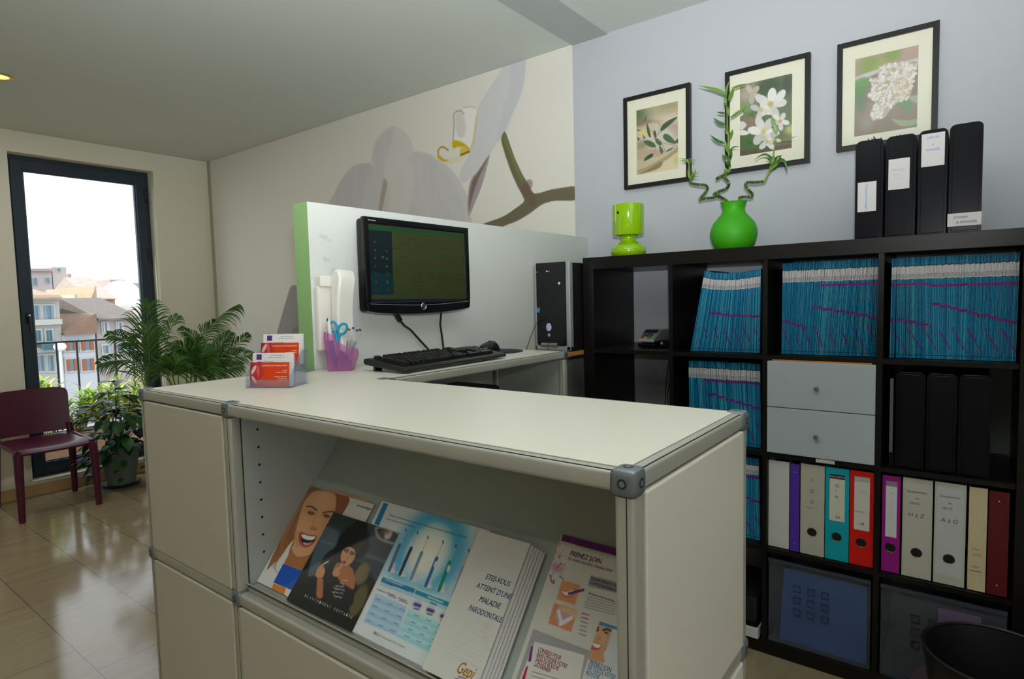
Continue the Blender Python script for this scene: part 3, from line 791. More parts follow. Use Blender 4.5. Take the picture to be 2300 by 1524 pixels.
for key, n, fx, hx, zb, hz, lab in CELLS:
    for i in range(n):
        u = i / n; t = (fx[1] - fx[0]) / n * .97
        xb = fx[0] + (fx[1] - fx[0]) * u; xt = hx[0] + (hx[1] - hx[0]) * u
        t = min(fx[1] - fx[0], hx[1] - hx[0]) / n * .97
        if key == 'c3': t *= .78; xb -= .018 * math.sin(PI * u ** .9)
        if key == 'c4':
            t *= .90
            if u > .035: xb += .011 * math.sin(PI * min(1, (u + .10) / .75)) ** 2
        if key == 'd2': t *= .77; xb += .017 * math.sin(PI * u)
        zt = hz[0] + (hz[1] - hz[0]) * u + rf.uniform(-.0025, .0015)
        if key == 'c2': zt += -0.012 * math.sin(PI * u) 
        y0 = 0.042 + rf.uniform(-.0015, .003)
        m1 = MB(); file_geo(m1, xb, xt, zb, zt, t, y0, 0.235, marks_for(key, i, n), (.79, .915), rf.random())
        o = m1.build('patient_file'); tag(o, lab, 'file', GRP[key])
# the rest, only glimpsed past the counter: third row
m1 = MB()
for i in range(60):
    t = .27 / 60; xb = 0.448 + t * i
    file_geo(m1, xb, xb - 0.006, 0.4032, 0.712 + rf.uniform(-.002, .002), t * .97, 0.045, .23, marks_for('d2', i, 60), (.80, .91), rf.random())
tag(m1.build('patient_files'), 'row of slim blue patient files in the third row behind the counter corner', 'files', kind='stuff')

# ================================================================ grey drawer unit
GREYD = mat('grey_drawer_lacquer', (172, 178, 184), 0.45)
OAK = mat('raw_chipboard_edge', (190, 128, 62), 0.6)
KNOB = mat('satin_knob', (170, 168, 164), 0.25, metal=0.9)
du = thing('drawer_unit', 'light grey two drawer insert with round knobs in the black shelving', 'drawers', (0.9195, 0.19, 0.7545))
mb = MB(); mb.box((0.7545, 0.012, 0.7545), (1.0845, 0.36, 1.086), mat('drawer_carcass', (52, 46, 44), 0.5)); mb.box((0.770, -.002, 1.0832), (1.074, 0.012, 1.0880), OAK)
mb.build('carcass', du)
for za, zb in ((0.9205, 1.0830), (0.755, 0.9180)):
    mb = MB(); mb.box((0.7535, -0.006, za), (1.0855, 0.012, zb), GREYD); dr = mb.build('drawer', du, bevel=0.0015)
    mb = MB(); zc = (za + zb) / 2 - 0.006
    mb.lathe([(0.0001, 0.024), (0.006, 0.0235), (0.0078, 0.019), (0.0055, 0.013), (0.004, 0.006), (0.005, 0.0)], (0.915, -0.006, zc), KNOB, 20, 'Y'); mb.build('knob', dr)

# ================================================================ lever arch files, third row
def binder(x0, w, z0, h, y0, dep, rgb, label, name='lever_arch_file', hole=True, holez=.105, spine=None, writing=(), cat='binder', group='lever arch files in the third row', rings=False, sheet=None):
    t = thing(name, label, cat, (x0 + w / 2, y0 + dep / 2, z0), group=group)
    M1 = mat('card_%d_%d_%d' % rgb, rgb, 0.45)
    mb = MB()
    mb.box((x0, y0, z0), (x0 + w, y0 + .0025, z0 + h), M1)
    mb.box((x0, y0 + .0025, z0), (x0 + .0025, y0 + dep, z0 + h), M1); mb.box((x0 + w - .0025, y0 + .0025, z0), (x0 + w, y0 + dep, z0 + h), M1)
    mb.build('cover', t, bevel=0.0008)
    mb = MB(); mb.box((x0 + .004, y0 + .012, z0 + .008), (x0 + w * .8, y0 + dep - .012, z0 + h - .018), mat('paper_block', (214, 210, 200), 0.7)); mb.build('papers', t)
    xc = x0 + w / 2
    if hole:
        mb = MB(); c = (xc, y0 - .0004, z0 + holez)
        mb.lathe([(.0135, 0.0008), (.0150, .0028), (.0160, -.0005)], c, mat('nickel_ring', (196, 184, 150), 0.25, metal=1.0), 28, 'Y')
        mb.disc((xc, y0 - .0019, z0 + holez), .0136, mat('hole_black', (10, 10, 12), 0.8), 'Y', 28); mb.build('finger_ring', t)
    if rings:
        for zz in (.03, h - .03):
            mb = MB(); mb.ball((xc, y0 - .0005, z0 + zz), (.003, .0015, .003), KNOB, 10, 6); mb.build('rivet', t)
    if spine:
        sx0, sx1, sz0, sz1, srgb, band = spine
        mb = MB(); mb.box((x0 + sx0, y0 - .0008, z0 + sz0), (x0 + sx1, y0, z0 + sz1), mat('label_%d_%d_%d' % srgb, srgb, 0.55))
        if band:
            mb.box((x0 + sx0, y0 - .0011, z0 + sz1 - .016), (x0 + sx1, y0 - .0007, z0 + sz1), mat('label_band_%d' % band[0][0], band[0], 0.5))
            if band[1]: mb.text(band[1], (x0 + sx0 + .0015, y0 - .0013, z0 + sz1 - .0115), (1, 0, 0), (0, 0, 1), w=sx1 - sx0 - .003, h=.0062, mt=FW)
        for (s_, xx, zz, ww, hh, rgb_) in writing: mb.text(s_, (x0 + xx, y0 - .0014, z0 + zz), (1, 0, 0), (0, 0, 1), w=ww, h=hh, mt=mat('ink_%d_%d_%d' % rgb_, rgb_, 0.6), shear=0.2)
        mb.build('spine_label', t)
    return t
ZB = 0.4032; INK = (70, 66, 84)
t = binder(0.7535, 0.070, ZB, 0.318, 0.018, 0.28, (200, 198, 194), 'blank white binder, open side outward, leftmost in the third row', hole=False)
binder(0.828, 0.030, ZB, 0.316, 0.014, 0.28, (82, 48, 158), 'narrow violet ring binder with two rivets beside the blank white binder', name='ring_binder', hole=False, rings=True, cat='binder')
binder(0.8615, 0.0760, ZB, 0.322, 0.014, 0.285, (180, 176, 162), 'white lever arch file with letters I D O between violet and turquoise ones', holez=.083, spine=(.004, .072, .028, .305, (180, 176, 162), None),
       writing=(('I', .034, .262, .004, .014, INK), ('D', .031, .222, .011, .014, INK), ('O', .031, .185, .011, .012, INK), ('dicté', .018, .165, .028, .010, (196, 120, 112))))
binder(0.9405, 0.0720, ZB, 0.322, 0.014, 0.285, (0, 158, 172), 'turquoise lever arch file with white spine label and finger ring', holez=.083, spine=(.013, .059, .138, .300, (206, 202, 186), ((40, 40, 46), 'EXACOMPTA')),
       writing=(('KO', .030, .255, .012, .012, INK), ('1', .032, .237, .003, .01, INK), ('Br', .030, .218, .012, .009, INK), ('AA', .030, .147, .015, .011, (50, 20, 60))))
binder(1.0145, 0.0700, ZB, 0.322, 0.014, 0.285, (206, 18, 12), 'bright red lever arch file with worn white label and finger ring', holez=.080, spine=(.013, .058, .122, .303, (206, 200, 190), ((168, 164, 160), 'EXACOMPTA')),
       writing=(('AA', .030, .140, .013, .011, INK), ('Prothèses', .016, .182, .026, .006, (60, 110, 90)), ('Labo', .028, .250, .018, .006, (150, 150, 150))))
binder(1.1075, 0.0500, ZB, 0.320, 0.014, 0.285, (150, 16, 128), 'magenta lever arch file with narrow white label at left of the right cube', holez=.083, spine=(.010, .041, .118, .302, (206, 206, 206), ((130, 130, 134), '')),
       writing=(('a', .023, .262, .005, .007, (100, 160, 200)), ('s', .023, .235, .005, .007, (100, 160, 200)), ('t', .023, .208, .004, .008, (100, 160, 200)), ('r', .023, .178, .004, .007, (100, 160, 200))))
for x0, lab, a in ((1.1635, 'white lever arch file of health questionnaires marked H à Z', 'H à Z'), (1.2475, 'white lever arch file of health questionnaires marked A à G', 'A à G')):
    binder(x0, 0.0790, ZB, 0.322, 0.014, 0.285, (180, 180, 166), lab, holez=.083, spine=(.006, .072, .028, .308, (184, 182, 170) if x0 < 1.2 else (188, 188, 186), None),
           writing=(('Questionnaire', .012, .276, .052, .008, INK), ('de', .034, .256, .010, .006, INK), ('SANTÉ', .018, .238, .028, .008, INK), (a, .016, .198, .044, .013, INK)))
binder(1.3330, 0.0440, ZB, 0.320, 0.014, 0.285, (200, 184, 150), 'narrow cream ring binder with brown stripe near its foot', name='ring_binder', hole=False, spine=(.006, .038, .018, .305, (200, 184, 150), None),
       writing=(('Frais', .012, .128, .014, .006, INK), ('2008', .012, .108, .022, .009, (168, 130, 70)), ('CPAM', .010, .072, .018, .006, INK), ('Assurances', .006, .060, .028, .006, INK), ('———', .006, .046, .032, None, (176, 130, 60))))
binder(1.3800, 0.0480, ZB, 0.316, 0.014, 0.285, (92, 14, 24), 'dark red ring binder with brass rivets at the far right of the third row', name='ring_binder', hole=False, rings=True)

# ================================================================ black magazine files
BK = mat('black_gloss_plastic', (11, 12, 19), 0.22, spec=0.22)
def rrect(x0, x1, z0, z1, r, y):
    P = [(x0, y, z0), (x1, y, z0)]
    for k in range(7): a = R_(k * 15); P.append((x1 - r + r * math.cos(a), y, z1 - r + r * math.sin(a)))
    for k in range(7): a = R_(90 + k * 15); P.append((x0 + r + r * math.cos(a), y, z1 - r + r * math.sin(a)))
    return P
def magfile(x0, w, z0, h, y0, dep, label, lab=None, words=(), group=None):
    t = thing('magazine_file', label, 'magazine file', (x0 + w / 2, y0 + dep / 2, z0), group=group)
    mb = MB(); mb.prism(rrect(x0, x0 + w, z0, z0 + h, .016, y0 + .004), (0, dep, 0), BK)
    mb.prism(rrect(x0 + .008, x0 + w - .008, z0 + .004, z0 + h - .007, .012, y0), (0, .0045, 0), BK)
    mb.build('case', t, bevel=0.0012)
    if lab:
        a, b_, c, d = lab
        mb = MB(); mb.prism([(x0 + a, y0 - .0012, z0 + c), (x0 + b_, y0 - .0012, z0 + c), (x0 + b_, y0 - .0012, z0 + d), (x0 + a, y0 - .0012, z0 + d)], (0, .001, 0), FW)
        for (s_, xx, zz, ww, hh, rgb_, vert) in words:
            ax, ay = ((0, 0, -1), (1, 0, 0)) if vert else ((1, 0, 0), (0, 0, 1))
            mb.text(s_, (x0 + xx, y0 - .0016, z0 + zz), ax, ay, w=ww, h=hh, mt=mat('ink_%d_%d_%d' % rgb_, rgb_, 0.6), shear=0.15)
        mb.build('label', t)
    return t
BLU = (84, 150, 196); ZT = 1.4902
magfile(1.017, .0780, ZT, .312, .012, .25, 'black magazine file with low label written in blue, leftmost on the shelving', (.008, .060, .086, .180), (('Classeurs à ranger', .030, .172, .080, .007, BLU, 1),), 'black magazine files on top')
magfile(1.101, .0800, ZT, .312, .012, .25, 'black magazine file with pale label halfway up, second on the shelving', (.008, .064, .146, .240), (('Dossiers', .016, .204, .034, .006, (160, 170, 180), 0), ('sans', .020, .190, .018, .005, (170, 176, 184), 0), ('suite', .020, .180, .020, .004, (170, 176, 184), 0)), 'black magazine files on top')
magfile(1.186, .0740, ZT, .314, .012, .25, 'black magazine file whose white label reaches its rounded top edge', (.008, .066, .204, .302), (('DEVIS', .022, .286, .030, .007, BLU, 0), ('à', .034, .266, .005, .006, BLU, 0), ('RANGER', .020, .250, .034, .007, BLU, 0)), 'black magazine files on top')
magfile(1.263, .0800, ZT, .318, .012, .25, 'black magazine file with Dossier a ranger label near its foot, rightmost', (-.0005, .0805, .018, .056), (('DOSSIER', .014, .041, .034, .006, (60, 50, 60), 0), ('À RANGER', .020, .026, .050, .007, (60, 50, 60), 0)), 'black magazine files on top')
BLP = mat('blue_card_sheet', (22, 120, 178), 0.5)
for x, z, lab, n in ((1.045, 1.803, 'blue card sheets sticking out of the leftmost black magazine file', 5), (1.125, 1.803, 'blue card sheets sticking out of the second black magazine file', 4)):
    mb = MB(); r_ = random.Random(n)
    for k in range(n):
        xx = x + k * .009; y1 = .02 + r_.uniform(0, .03)
        mb.prism([(xx, y1, z - .05), (xx, y1 + .12, z - .05), (xx, y1 + .10, z + .012 + r_.uniform(0, .010)), (xx, y1 + .02, z + .004 + r_.uniform(0, .012))], (.0012, 0, 0), BLP)
    mb.T = None
    tag(mb.build('card_sheets'), lab, 'cards')

# black magazine files and a thin tray in the second row, right cube
for k, (x, lab) in enumerate(((1.139, 'black magazine file in the dark second row cube, left one of three'), (1.220, 'black magazine file in the dark second row cube, middle one of three'), (1.301, 'black magazine file in the dark second row cube, right one of three'))):
    magfile(x, .0775, 0.7542, .308, .016, .25, lab, group='black magazine files in the dark cube')
mb = MB(); mb.box((1.1235, .016, .80), (1.1275, .20, 1.035), mat('grey_translucent_rim', (84, 90, 96), 0.4)); mb.box((1.1235, .016, .7542), (1.1365, .24, .80), BK); mb.box((1.1235, .014, .80), (1.133, .02, 1.04), mat('grey_translucent_rim', (84, 90, 96), 0.4))
tag(mb.build('document_tray', bevel=.001), 'thin upright grey rimmed tray left of the three dark magazine files', 'tray')

# ================================================================ card terminal and base in the first cube
CT = thing('card_terminal', 'grey and black payment card terminal with coloured keys in the empty cube', 'card terminal', (0.225, 0.215, 1.1052), rz=R_(-6))
G2 = mat('terminal_silver', (160, 162, 164), 0.35, metal=0.3)
mb = MB(); mb.T = None
def wedge(mb, x0, x1, y0, y1, z0, za, zb, mt): mb.prism([(x0, y0, z0), (x0, y0, za), (x0, (y0 + y1) / 2, zb), (x0, y1, zb), (x0, y1, z0)], (x1 - x0, 0, 0), mt)
mb = MB(); wedge(mb, .185, .262, .13, .30, 1.125, 1.138, 1.175, G2); mb.build('body', CT, bevel=.006)
mb = MB(); wedge(mb, .1845, .2625, .14, .302, 1.1052, 1.12, 1.128, BK); mb.build('charging_base', CT, bevel=.004)
def onslope(x, s_): 
    a = Vector((x, .13, 1.1385)); d = (Vector((x, .215, 1.1755)) - a).normalized(); return a + d * s_
up_ = Vector((0, -.4, .92))
mb = MB(); mb.prism([onslope(.194, .058) + up_ * .001, onslope(.254, .058) + up_ * .001, onslope(.254, .086) + up_ * .001, onslope(.194, .086) + up_ * .001], up_ * .002, BK); mb.build('screen', CT)
for r0 in range(4):
    for c0 in range(3):
        x = .200 + c0 * .016; s0 = .010 + r0 * .011
        rgb = (200, 40, 30) if (r0, c0) == (0, 0) else (220, 190, 40) if (r0, c0) == (0, 1) else (60, 160, 60) if (r0, c0) == (0, 2) else (70, 72, 76)
        mb = MB(); mb.prism([onslope(x, s0), onslope(x + .011, s0), onslope(x + .011, s0 + .007), onslope(x, s0 + .007)], up_ * .003, mat('key_%d_%d' % (rgb[0], rgb[1]), rgb, .5)); mb.build('key', CT)
mb = MB(); mb.box((.275, .15, 1.1052), (.375, .29, 1.132), BK); mb.ball((.290, .150, 1.122), (.006, .003, .006), G2)
tag(mb.build('network_box', bevel=.004), 'flat black device with small light beside the card terminal', 'device')
CB = mat('black_cable', (14, 14, 14), 0.5)
for lab, pts in (('thin black cable hanging behind the second shelf, left one', [(.235, .36, 1.12), (.235, .392, 1.08), (.215, .392, 1.00), (.205, .392, .92), (.20, .392, .80)]),
                 ('thin black cable hanging behind the second shelf, right one', [(.255, .36, 1.12), (.258, .392, 1.09), (.25, .392, 1.00), (.225, .392, .93), (.21, .392, .86), (.222, .392, .78)])):
    mb = MB(); mb.tube(pts, .0018, CB, 6); tag(mb.build('cable'), lab, 'cable')

# ================================================================ bottom row: clear crates, boxes, waste bin
CLEAR = clear('smoky_clear_plastic', (214, 220, 232), 0.95, 0.15, 0.45)
def crate(x0, lab, rgb, name, slope, pink=None):
    t = thing('storage_crate', lab, 'crate', (x0 + .163, .19, 0.0502))
    mb = MB(); z0, z1 = .0502, .360; x1 = x0 + .322; y0, y1 = .012, .36; e = .003
    mb.box((x0, y0, z0), (x1, y0 + e, z1), CLEAR)
    mb.box((x0, y0 + e, z0), (x0 + e, y1, z1), CLEAR); mb.box((x1 - e, y0 + e, z0), (x1, y1, z1), CLEAR); mb.box((x0 + e, y1 - e, z0), (x1 - e, y1, z1), CLEAR); mb.box((x0 + e, y0 + e, z0), (x1 - e, y1 - e, z0 + e), CLEAR)
    mb.box((x0 - .001, y0 - .004, z1 - .012), (x1 + .001, y0 + .002, z1), mat('smoky_rim', (60, 62, 70), 0.3))
    mb.build('tub', t)
    WM = mat('crate_window_rim_%d' % rgb[2], tuple(int(c * .5) for c in rgb), 0.4)
    for r0 in range(3):
        for c0 in range(3):
            mb = MB(); cx = x0 + .096 + c0 * .045; cz = .268 - r0 * .043
            for a_ in ((-.012, .010, .012, .012), (-.012, -.012, .012, -.010), (-.012, -.012, -.010, .012), (.010, -.012, .012, .012)):
                mb.box((cx + a_[0], y0 - .0025, cz + a_[1]), (cx + a_[2], y0 + .0005, cz + a_[3]), WM)
            mb.build('embossed_square', t)
    # contents seen through the front
    mb = MB(); r_ = random.Random(3)
    mb2 = MB()
    C1 = mat('sheet_%d_%d_%d' % rgb, rgb, 0.5)
    for k in range(7):
        o_ = k * .0035
        mb2.prism([(x0 + .035 + o_, .024 + k * .004, .06), (x0 + .310, .024 + k * .004, .058), (x0 + .310, .024 + k * .004, .330 - .01 * k), (x0 + .050 + o_, .024 + k * .004, .330 - .008 * k)], (0, .0015, 0), C1)
    for k in range(3):
        a_ = .10 + .022 * k
        mb2.box((x0 + .03, .0215 + .0004 * k, .066 + a_ * .6), (x0 + .031, .022, .067 + a_ * .6), C1)
    obj = mb2.build(name); tag(obj, slope, 'papers')
    return t
crate(.7575, 'clear storage crate showing bright blue folders in the bottom row', (14, 88, 152), 'folders', 'bright blue folders standing inside the bottom row crate')
t = crate(1.1085, 'dark clear storage crate in the bottom row behind the waste bin', (38, 36, 44), 'papers', 'dark papers inside the right crate of the bottom row')
mb = MB(); mb.box((1.262, .0158, .20), (1.370, .0205, .322), mat('mauve_card', (140, 92, 120), 0.6)); tag(mb.build('notebook', bevel=.001), 'mauve card cover seen through the right crate', 'notebook')
mb = MB(); mb.prism([(1.19, .0158, .058), (1.262, .0158, .056), (1.250, .0158, .130), (1.215, .0158, .110)], (0, .004, 0), mat('rose_card', (120, 60, 74), 0.6)); tag(mb.build('card_sheet'), 'rose card at the foot of the right crate', 'card')
mb = MB(); mb.box((.62, -.012, .0502), (.727, .28, .090), mat('white_box_card', (206, 204, 200), 0.5)); tag(mb.build('box', bevel=.003), 'low white box on the bottom shelf beside the counter corner', 'box')
mb = MB(); mb.box((.60, -.006, .0905), (.720, .27, .20), mat('dark_device', (24, 24, 28), .4)); mb.box((.596, -.010, .0905), (.724, .27, .112), BK)
tag(mb.build('modem', bevel=.006), 'black device standing on the low white box in the bottom row', 'device')

WB = thing('waste_bin', 'round black waste bin at the lower right before the shelving', 'bin', (1.405, -.20, 0))
mb = MB(); MESH = mat('bin_black', (14, 14, 15), 0.5)
mb.lathe([(.0005, .004), (.115, .004), (.118, .0), (.122, .004), (.172, .318), (.168, .318), (.118, .010), (.0005, .010)], (1.405, -.20, 0), MESH, 48); mb.build('body', WB)
mb = MB(); mb.lathe([(.168, .318), (.166, .322), (.170, .326), (.176, .323), (.175, .314), (.170, .314)], (1.405, -.20, 0), MESH, 48); mb.build('rim', WB)

# ================================================================ framed flower prints
FRM = mat('black_frame', (22, 22, 22), 0.4)
MATB = mat('cream_mount', (236, 234, 212), 0.7)
GLZ = clear('picture_glass', (255, 255, 255), 1.0, 0.02, 0.8)
PRF = mat_print('photo_print', 0.35, spec=0.5)
FYF = YW - 0.024
def framed(pxo, pxp, label, paint, outer=None):
    c = [at(u, v, Y=FYF) for u, v in pxo]
    xm0 = (c[0].x + c[3].x) / 2; xm1 = (c[1].x + c[2].x) / 2; zt = (c[0].z + c[1].z) / 2; zb = (c[3].z + c[2].z) / 2
    t = thing('picture_frame', label, 'picture', ((xm0 + xm1) / 2, YW - .01, zb), group=None)
    fw = .0185
    mb = MB(); y0, y1 = FYF, YW - .001
    mb.box((xm0, y0, zb), (xm0 + fw, y1, zt), FRM); mb.box((xm1 - fw, y0, zb), (xm1, y1, zt), FRM)
    mb.box((xm0 + fw, y0, zb), (xm1 - fw, y1, zb + fw), FRM); mb.box((xm0 + fw, y0, zt - fw), (xm1 - fw, y1, zt), FRM)
    mb.build('frame', t, bevel=.0008)
    ym_ = FYF + .006
    p = [at(u, v, Y=ym_ + .0015) for u, v in pxp]
    px0 = (p[0].x + p[3].x) / 2; px1 = (p[1].x + p[2].x) / 2; pz1 = (p[0].z + p[1].z) / 2; pz0 = (p[3].z + p[2].z) / 2
    mb = MB(); y2 = ym_ + .0015
    mb.box((xm0 + fw, ym_, zb + fw), (px0, y2, zt - fw), MATB); mb.box((px1, ym_, zb + fw), (xm1 - fw, y2, zt - fw), MATB)
    mb.box((px0, ym_, zb + fw), (px1, y2, pz0), MATB); mb.box((px0, ym_, pz1), (px1, y2, zt - fw), MATB)
    mb.build('mount', t)
    S = Sheet((px0 - .002, y2 + .0003, pz0 - .002), (1, 0, 0), (0, 0, 1), px1 - px0 + .004, pz1 - pz0 + .004, .0014, (190, 180, 150))
    paint(S)
    mb = MB(); S.emit(mb, PRF); ink_build(mb, 'print', t)
    mb = MB(); mb.box((xm0 + fw, ym_ - .003, zb + fw), (xm1 - fw, ym_ - .0015, zt - fw), GLZ); mb.build('glass', t)
def paint1(S):
    h = (S.Y / S.h)[..., None]; x = (S.X / S.w)[..., None]
    S.a = np.array((196, 184, 156.)) * h + np.array((206, 190, 160.)) * (1 - h) + 0 * x
    S.zoom(5.645, 1380, 170)
    S.ell((700, 380), (200, 60), (164, 158, 112), .8, 1.5); S.ell((330, 520), (110, 110), (110, 126, 82), .9, 1.4); S.ell((300, 480), (60, 60), (92, 110, 70), .8, 1.2)
    S.poly([(285, 560), (420, 560), (600, 560), (740, 600), (820, 680), (820, 760), (740, 720), (620, 640), (480, 600), (285, 640)], (140, 110, 86), .8, 8)
    S.ell((700, 560), (170, 60), (226, 208, 184), .8, 1.2); S.ell((770, 690), (60, 90), (168, 130, 112), .7, 1.4)
    S.ell((560, 800), (280, 190), (214, 204, 190), .9, 1.0); S.ell((340, 880), (90, 60), (150, 146, 110), .9, 1.2); S.ell((370, 720), (50, 40), (226, 206, 120), .9, .8)
    S.poly([(285, 960), (480, 930), (640, 960), (560, 1020), (285, 1060)], (190, 164, 140), .8, 6)
    S.poly([(285, 1210), (480, 1120), (660, 1010), (806, 900), (806, 960), (720, 1060), (560, 1170), (285, 1230)], (170, 156, 114), .9, 4)
    S.poly([(285, 1250), (430, 1210), (560, 1130), (700, 1040), (806, 980), (806, 1190), (600, 1210), (285, 1260)], (226, 214, 180), .9, 4)
    S.poly([(285, 1255), (420, 1195), (600, 1090), (590, 1150), (500, 1200)], (128, 112, 74), .8, 4)
    S.ell((790, 1060), (40, 60), (206, 200, 110), .8, 1)
    g = (54, 88, 60); g2 = (70, 104, 72)
    for i, P in enumerate([[(590, 705), (598, 640), (680, 570), (800, 520), (740, 590), (660, 660)], [(615, 770), (640, 735), (700, 755), (760, 820), (778, 862), (700, 850), (640, 815)],
              [(410, 610), (432, 640), (462, 770), (438, 770), (413, 700)], [(370, 830), (430, 820), (500, 850), (522, 900), (470, 908), (400, 870)], [(500, 690), (525, 710), (532, 780), (505, 778), (495, 730)],
              [(515, 790), (560, 805), (602, 850), (580, 885), (530, 850)], [(370, 1080), (410, 1020), (480, 985), (487, 1020), (430, 1060)], [(565, 890), (600, 910), (617, 960), (590, 985)],
              [(380, 570), (392, 530), (405, 488), (400, 540), (392, 575)], [(285, 682), (350, 686), (287, 702)], [(760, 840), (806, 790), (812, 860)], [(650, 965), (690, 930), (760, 905), (700, 950)], [(285, 770), (325, 800), (300, 830)], [(360, 740), (395, 790), (370, 800)]]):
        S.poly(P, g if i % 2 == 0 else g2, 1, 0)
    for L_ in ([(500, 790), (620, 860), (720, 870), (806, 895)], [(530, 880), (515, 940), (500, 1005)], [(412, 570), (425, 640), (520, 780)], [(590, 710), (545, 750), (520, 800)], [(560, 590), (580, 660), (545, 750)], [(600, 860), (640, 940), (620, 970)]):
        S.line(L_, .0022, (134, 132, 84))
def flower(S, c, r, petals, rgb=(236, 234, 228), rot0=0, cen=(206, 180, 110)):
    for k in range(petals):
        a = rot0 + 2 * PI * k / petals
        cx, cy = c[0] + math.cos(a) * r * .62, c[1] + math.sin(a) * r * .62
        P = []
        for j in range(10):
            q = 2 * PI * j / 10; lx = math.cos(q) * r * .5; ly = math.sin(q) * r * .30
            P.append((cx + lx * math.cos(a) - ly * math.sin(a), cy + lx * math.sin(a) + ly * math.cos(a)))
        sh = 1 - .06 * (k % 3)
        S.poly(P, tuple(v * sh for v in rgb), 1, 1)
    S.ell(c, (r * .2, r * .2), cen, .9, .8)
def paint2(S):
    S.a[:] = (92, 108, 72); S.zoom(3.907, 1500, 180)
    S.ell((700, 120), (110, 110), (176, 160, 140), .95, 1.2); S.ell((720, 380), (80, 60), (140, 112, 92), .9, .9); S.ell((1040, 540), (100, 90), (122, 108, 84), .9, 1.2)
    S.ell((880, 70), (110, 80), (58, 80, 50), 1, .6); S.ell((1050, 40), (50, 90), (62, 76, 58), 1, .6); S.ell((700, 540), (90, 100), (72, 104, 52), .9, .8); S.ell((680, 260), (60, 60), (120, 150, 80), .8, 1)
    S.ell((1080, 430), (50, 40), (196, 200, 110), .8, 1); S.poly([(632, 610), (800, 600), (1090, 560), (1090, 620), (640, 680)], (92, 70, 52), .7, 4)
    rr = random.Random(2)
    for k in range(26): 
        a = (rr.uniform(640, 800), rr.uniform(470, 620)); S.line([a, (a[0] + rr.uniform(-50, 60), a[1] + rr.uniform(-40, 50))], .002, (66, 110, 44), .8)
    flower(S, (740, 120), 80, 5, (196, 190, 180), .4); flower(S, (900, 210), 130, 5, (238, 236, 230), -1.4); flower(S, (820, 260), 90, 4, (228, 224, 220), .3)
    S.poly([(940, 180), (960, 120), (1010, 82), (1035, 100), (1020, 150), (970, 190)], (234, 232, 230), 1, 1); flower(S, (985, 360), 75, 5, (232, 230, 222), .2, (196, 170, 60))
    flower(S, (840, 450), 125, 6, (240, 238, 232), .1, (222, 204, 120)); flower(S, (870, 540), 80, 4, (232, 230, 226), .8); flower(S, (930, 520), 60, 3, (220, 216, 210), .2)
    S.poly([(632, 440), (680, 440), (715, 460), (690, 480), (632, 480)], (236, 232, 230), 1, 1); S.poly([(632, 365), (670, 365), (690, 395), (660, 430), (632, 430)], (220, 214, 214), 1, 1)
    S.poly([(632, 275), (655, 280), (662, 300), (632, 320)], (230, 226, 222), 1, 1)
def paint3(S):
    h = (S.Y / S.h)[..., None]
    S.a = np.array((186, 160, 142.)) * h + np.array((128, 112, 96.)) * (1 - h); S.zoom(4.763, 1860, 40)
    S.ell((450, 500), (110, 90), (130, 158, 70), .9, 1.0); S.ell((680, 400), (90, 70), (128, 156, 70), .9, 1.0); S.ell((560, 520), (60, 60), (150, 176, 84), .6, 1.2)
    S.poly([(295, 640), (560, 540), (800, 470), (965, 430), (965, 460), (960, 470), (700, 520), (480, 610), (330, 690)], (206, 206, 204), .9, 2)
    S.poly([(330, 690), (480, 620), (700, 540), (960, 480), (960, 800), (700, 900), (400, 900), (300, 800)], (122, 112, 98), .7, 8)
    S.ell((360, 700), (90, 60), (92, 150, 70), .9, .5); S.ell((330, 800), (70, 70), (82, 136, 64), .9, .7); S.ell((340, 920), (70, 90), (96, 120, 96), .9, 1.0); S.ell((410, 1130), (60, 80), (160, 160, 150), .5, 1.3)
    S.poly([(740, 860), (860, 870), (900, 940), (875, 1020), (800, 980), (720, 930)], (104, 136, 92), 1, 1); S.poly([(675, 1075), (740, 1090), (860, 1095), (950, 1080), (945, 1130), (860, 1160), (760, 1150)], (152, 168, 116), 1, 1)
    S.poly([(860, 850), (955, 830), (955, 905), (900, 890)], (160, 170, 150), 1, 2)
    core = smooth_poly(S.L([(440, 640), (520, 640), (560, 520), (700, 478), (930, 485), (945, 560), (900, 720), (870, 850), (760, 900), (690, 950), (640, 1020), (590, 1075), (470, 1085), (450, 1010), (500, 910), (420, 840), (470, 760)]))
    rr = np.random.RandomState(5)
    mk = S.inside(core); S._blend(mk * .85, (198, 186, 170))
    xs, ys = core[:, 0], core[:, 1]; cnt = 0
    ny, nx = mk.shape
    while cnt < 330:
        i, j = rr.randint(ny), rr.randint(nx)
        if mk[i, j] < .5: continue
        cnt += 1; x, y = S.X[i, j], S.Y[i, j]; v = rr.uniform(212, 246)
        for q in range(4):
            a = q * PI / 2 + rr.uniform(0, 1.5); S.ell((x + .0028 * math.cos(a), y + .0028 * math.sin(a)), (.0028, .0018), (v, v - 4, v - 10), .95, .4, a, px=False)
        S.ell((x, y), (.001, .001), (206, 176, 120), .9, .5, px=False)
    S.ell((790, 740), (80, 110), (214, 182, 140), .35, 1.2); S.ell((640, 690), (30, 20), (150, 160, 80), .7, .8); S.ell((700, 555), (30, 20), (150, 160, 80), .7, .8)
framed([(1399.8, 221.4), (1551.8, 182.8), (1547, 405), (1401, 427)], [(1430.1, 248.5), (1523.5, 226.7), (1522.8, 380.8), (1430, 391)], 'black framed photo of slender green leaves, lowest of the three pictures', paint1)
framed([(1629, 161.5), (1820, 116.4), (1817, 366), (1627, 389.8)], [(1663.5, 188.6), (1780, 167.7), (1778, 332.6), (1661, 350.5)], 'black framed photo of white jasmine like flowers behind the bamboo stalks', paint2)
